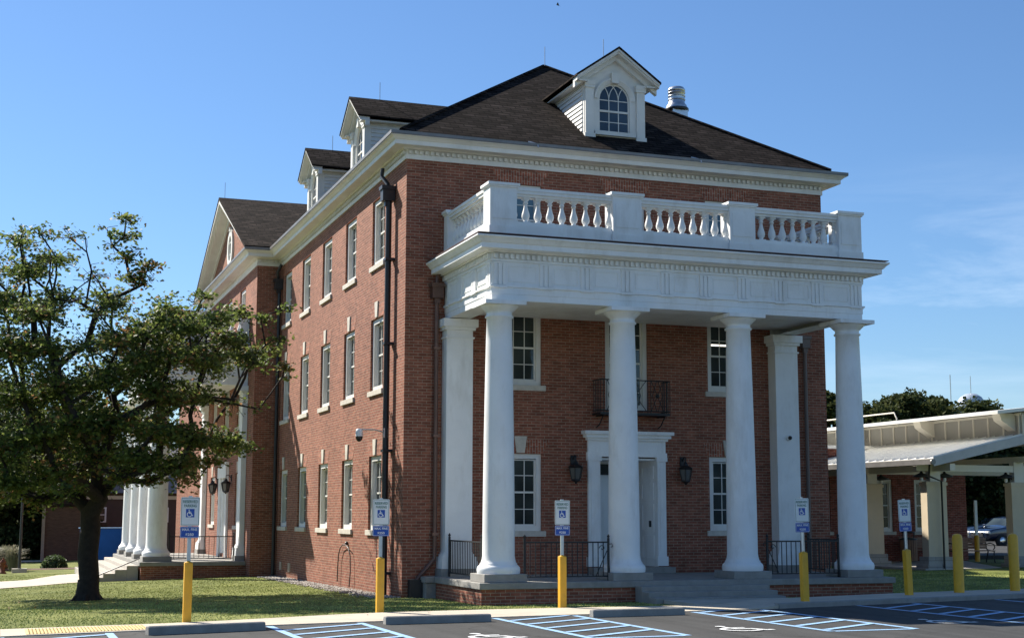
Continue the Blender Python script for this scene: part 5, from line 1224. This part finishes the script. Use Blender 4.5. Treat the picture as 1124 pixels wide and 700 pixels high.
# add twigs at each leaf cluster
base_n = len(N)
LPos = []
for (c, rm, den) in LP:
    i0 = min(range(base_n), key=lambda i: (N[i]-c).length)
    nt_ = max(5, int(26*rm/.6*(.45+.55*den)))
    for k in range(nt_):
        d = Vector(rng.normal(size=3)); d.z = d.z*.45+.1; d.normalize(); L_ = rm*random.uniform(.6, 1.3)
        i = i0; q = c+d*L_
        mid = N[i].lerp(q, .5)+Vector(rng.normal(size=3))*.06
        N.append(mid); P.append(i); N.append(q); P.append(len(N)-2)
        nl = rng.poisson(29*den)
        if nl:
            s = rng.uniform(.25, 1.08, nl)[:, None]; A_ = np.array(N[i]); M_ = np.array(mid); Q_ = np.array(q)
            pts = np.where(s < .5, A_+(M_-A_)*s*2, M_+(Q_-M_)*(s*2-1))+rng.normal(size=(nl, 3))*np.array([.12, .12, .045])
            LPos.append(pts)
mt_, ch, kk = skin_tree(N, P, rtip=.006, rmax=.245)
# flare at foot
mt_.lathe([(.46, -.25), (.37, -.02), (.3, .1), (.265, .28), (.245, .5)], 14, cap=False)
for k in range(6):
    a = k*1.05+.3; mt_.tube([(.55*math.cos(a), .55*math.sin(a), -.08), (.36*math.cos(a), .36*math.sin(a), .0), (.2*math.cos(a), .2*math.sin(a), .16)], [.03, .06, .08], 7)
mt_.build('trunk', BARK, TR)
leaves(np.concatenate(LPos), .118, LEAFSHAPE, 'crown', LEAF, TR, droop=.4, flat=.6)

# --- generic distant tree
def bg_tree(name, x, y, h, w, label, group, mat=LEAFD, n=9000, size=.3, trunk_h=.22, z=None, seed=0):
    rg = np.random.default_rng(seed+5); z = gz(x, y) if z is None else z
    t = empty(name, (x, y, z), 0, label, 'tree', group)
    m = MB(); m.tube([(0, 0, -.3), (0.05, 0, h*.25), (-.05, .05, h*.55)], [w*.06, w*.045, w*.02], 8)
    nb = 30; cl_ = []
    for k in range(nb):
        a = rg.uniform(0, 2*PI); zz = rg.uniform(trunk_h+.05, .95); rad = w*.5*math.sqrt(max(.05, 1-((zz-.52)/.5)**2))*rg.uniform(.45, .95)
        c = np.array([rad*math.cos(a), rad*math.sin(a), h*zz]); cl_.append((c, w*rg.uniform(.08, .2)))
        m.tube([(0, 0, h*min(.5, zz*.6)), tuple(c*np.array([.5, .5, .9])), tuple(c)], [w*.02, w*.012, w*.004], 5)
    m.build('trunk', BARK, t)
    pts = []
    for c, rd in cl_:
        k = int(n/nb); d = rg.normal(size=(k, 3)); d /= np.linalg.norm(d, axis=1)[:, None]
        rr_ = rd*rg.uniform(.1, 1.1, k)**.55*(1+.28*np.sin(d[:, 0]*5+c[0])*np.cos(d[:, 1]*6+c[1]+d[:, 2]*4))
        pts.append(c+d*rr_[:, None]*np.array([1, 1, .72]))
    leaves(np.concatenate(pts), size, HEX, 'crown', mat, t, droop=.2, flat=.4)
    return t
GR = 'dark trees beyond the pavilion roof'
rt = [(95, 925, 12.5, 4, 'narrow edge of a dark tree seen between brick wall and fourth column'), (92, 960, 13.5, 5, 'dark tree just right of the fourth column above the pavilion roof'), (95, 1005, 14.5, 6, 'tallest dark tree above the pavilion roof'), (98, 1042, 13.2, 4.2, 'dark tree left of the pale water tank'), (125, 1092, 12.8, 4, 'low far tree right of the water tank'), (140, 1120, 14, 5, 'far treetop at the right edge above the roof end')]
for i, (d, a, h_, w_, lb) in enumerate(rt):
    q = pix(d, a); h2 = {925: 420, 960: 440, 1005: 416, 1042: 430, 1092: 456, 1120: 450}[a]
    hh = (1.9+(566-h2)/1563*d)*.93
    bg_tree('background_tree', q.x, q.y, hh, w_*1.15, lb, GR, n=42000, size=.2, seed=i, z=.2)
for i, (d, a, lb) in enumerate(((75, 1064, 'dark tree under the pavilion roof line, behind the marker post'), (78, 1095, 'dark tree right behind the parked cars'), (90, 1130, 'dark tree behind the pillar at the right edge'))):
    q = pix(d+20, a); bg_tree('background_tree', q.x, q.y, 9.5, 9, lb, GR, n=22000, size=.24, seed=20+i, z=.2, trunk_h=.0)
GL = 'dark trees in the left background'
for i, (d, a, hpx, w_, lb) in enumerate(((82, 28, 450, 12, 'dense dark tree behind the lamp post at left'), (80, -20, 430, 12, 'dark tree beyond the left edge of the lawn'), (85, 70, 430, 11, 'dark tree behind the brown outbuilding'), (100, 8, 440, 13, 'far dark tree on the left skyline'), (105, 118, 480, 9, 'dark tree beside the grey house at left'), (88, 5, 480, 12, 'low dark tree behind the hydrant'))):
    q = pix(d, a); hh = 1.9+(566-hpx)/1563*d; bg_tree('background_tree', q.x, q.y, hh, w_, lb, GL, n=26000, size=.2, seed=40+i, trunk_h=.0)
# an off-picture tree whose shade falls on the lawn? none: only what the photograph shows

def shrub(x, y, w, h_, label, mat=LEAFS, n=2500, size=.07, name='shrub'):
    z = gz(x, y); t = empty(name, (x, y, z), 0, label, 'shrub')
    m = MB()
    for k in range(8): a = k*.8; m.tube([(0, 0, -.05), (w*.2*math.cos(a), w*.2*math.sin(a), h_*.5)], [.02, .01], 5)
    m.build('stems', BARK, t)
    d = rng.normal(size=(n, 3)); d /= np.linalg.norm(d, axis=1)[:, None]; d[:, 2] = np.abs(d[:, 2])
    leaves(d*rng.uniform(.8, 1, n)[:, None]*np.array([w/2, w/2, h_*.92]), size, HEX, 'foliage', mat, t, droop=0, flat=.2)
q = pix(62, 62); shrub(q.x, q.y, 1.1, .6, 'small round clipped shrub before the brown outbuilding')
def plume(x, y, label):
    z = gz(x, y); m = MB(); n = 500; V = []; 
    a = rng.uniform(0, 2*PI, n); l_ = rng.uniform(.6, 1.15, n); b = rng.uniform(.1, .75, n)
    for i in range(n):
        dx, dy = math.cos(a[i]), math.sin(a[i]); p0 = np.array([dx*.15, dy*.15, 0]); p1 = np.array([dx*b[i]*.45, dy*b[i]*.45, l_[i]*.75]); p2 = np.array([dx*b[i], dy*b[i], l_[i]*(1-.25*b[i])]); s = np.array([-dy, dx, 0])*.012
        V += [p0-s, p0+s, p1+s, p1-s, p1-s, p1+s, p2+s*.6, p2-s*.6]
    o = rawmesh('grass_clump', np.array(V), np.arange(len(V)), 4, LEAFG); o.location = (x, y, z); tag(o, label, 'ornamental grass', 'pale ornamental grass clumps at the left edge')
for a, d, lb in ((-6, 60, 'pale ornamental grass clump cut by the left edge'), (7, 61, 'pale ornamental grass clump left of the lamp post'), (17, 59, 'pale ornamental grass clump nearest the lamp post foot')): q = pix(d, a); plume(q.x, q.y, lb)
for a, d, w_, lb in ((36, 92, 1.2, 'small pale shrub at the edge of the far trees'), (44, 88, 1.0, 'small shrub left of the corner of the brown outbuilding')): q = pix(d, a); shrub(q.x, q.y, w_, .8, lb, n=1200, size=.1)

# --- lawn blades (uncountable)
n = 260000
X_ = rng.uniform(-11, 20, n); Y_ = rng.uniform(-8.2, 26, n)
inn = np.interp(X_, [p[0] for p in inner], [p[1] for p in inner])
keep = (Y_ > inn+.02)
keep &= ~((X_ > -.05) & (X_ < 11.1) & (Y_ > -.05)); keep &= ~((X_ > .55) & (X_ < 10.5) & (Y_ > -3.7) & (Y_ < 0)); keep &= ~((X_ > 4.0) & (X_ < 7.05) & (Y_ > -6.2) & (Y_ < -3.6))
keep &= ~((X_ > -5.3) & (Y_ > 16.1)) ; keep &= ~((X_ > -.9) & (Y_ > 15.4)); keep &= ~((X_ > 19.0) & (Y_ > 7.5)); keep &= ~((X_ > -.55) & (X_ < 0) & (Y_ > 0))
kx = np.interp(X_, [-25, -14, -10, -8.6, -7.5, -6.3, -5.2], [9, 11, 12.4, 13.6, 15, 16.4, 17]); kx2 = np.interp(X_, [-25, -14, -10.5, -8.6, -7.5, -6.3, -5.2], [13.5, 15.5, 18, 19.4, 20.5, 24.5, 25.8])
keep &= ~((X_ < -5.2) & (Y_ > kx) & (Y_ < kx2)); keep &= ~((X_-TB.x)**2+(Y_-TB.y)**2 < .3)
keep &= (Y_ < 10) | (rng.random(n) < .6)
X_, Y_ = X_[keep], Y_[keep]; n = len(X_); Z_ = np_gz(X_, Y_)-.005
patch = .6+.5*np.sin(X_*1.3+np.sin(Y_*.9)*2)*np.cos(Y_*1.1+X_*.4)
hgt = rng.uniform(.015, .036, n)*(.75+.5*patch); az_ = rng.uniform(0, 2*PI, n); wd_ = rng.uniform(.006, .013, n); ln = rng.uniform(.0, .05, n); la = rng.uniform(0, 2*PI, n)
V = np.zeros((n, 3, 3)); V[:, 0] = np.stack([X_-wd_*np.cos(az_), Y_-wd_*np.sin(az_), Z_], 1); V[:, 1] = np.stack([X_+wd_*np.cos(az_), Y_+wd_*np.sin(az_), Z_], 1); V[:, 2] = np.stack([X_+ln*np.cos(la), Y_+ln*np.sin(la), Z_+hgt], 1)
tag(rawmesh('grass', V.reshape(-1, 3), np.arange(n*3), 3, BLADE), 'short mown lawn grass round the building', 'grass', kind='stuff')
# pebble strip by the side wall
n = 2600; V = []; Fc = []; oct_v = np.array([(1, 0, 0), (-1, 0, 0), (0, 1, 0), (0, -1, 0), (0, 0, 1), (0, 0, -1)]); oct_f = np.array([(0, 2, 4), (2, 1, 4), (1, 3, 4), (3, 0, 4), (2, 0, 5), (1, 2, 5), (3, 1, 5), (0, 3, 5)])
py = rng.uniform(0, 15.3, n); pxx = -rng.beta(1.2, 2.2, n)*.75-.02; V = np.zeros((n, 6, 3)); s = rng.uniform(.015, .045, n)
rot = rng.uniform(0, PI, n)
for k in range(6):
    vx = oct_v[k][0]*s*1.2; vy = oct_v[k][1]*s*.8
    V[:, k, 0] = pxx+vx*np.cos(rot)-vy*np.sin(rot); V[:, k, 1] = py+vx*np.sin(rot)+vy*np.cos(rot); V[:, k, 2] = np_gz(pxx, py)+.01+oct_v[k][2]*s*.6
Fc = (np.arange(n)[:, None, None]*6+oct_f[None]).reshape(-1)
tag(rawmesh('gravel', V.reshape(-1, 3), Fc, 3, simple('pebbles', (.33, .3, .27), .85, var=.35, scale=30)), 'strip of pale pebbles along the foot of the side wall', 'gravel', kind='stuff')
# fallen leaves
n = 90; P_ = np.stack([rng.uniform(-9, 3, n), rng.uniform(-7, 9, n)], 1); P3 = np.concatenate([P_, (np_gz(P_[:, 0], P_[:, 1])+.07)[:, None]], 1)
tag(leaves(P3, .06, LEAFSHAPE, 'fallen_leaves', simple('dry_leaf', (.2, .11, .04), .9), None, droop=0, flat=3), 'scattered dry leaves on the lawn', 'leaves', kind='stuff')
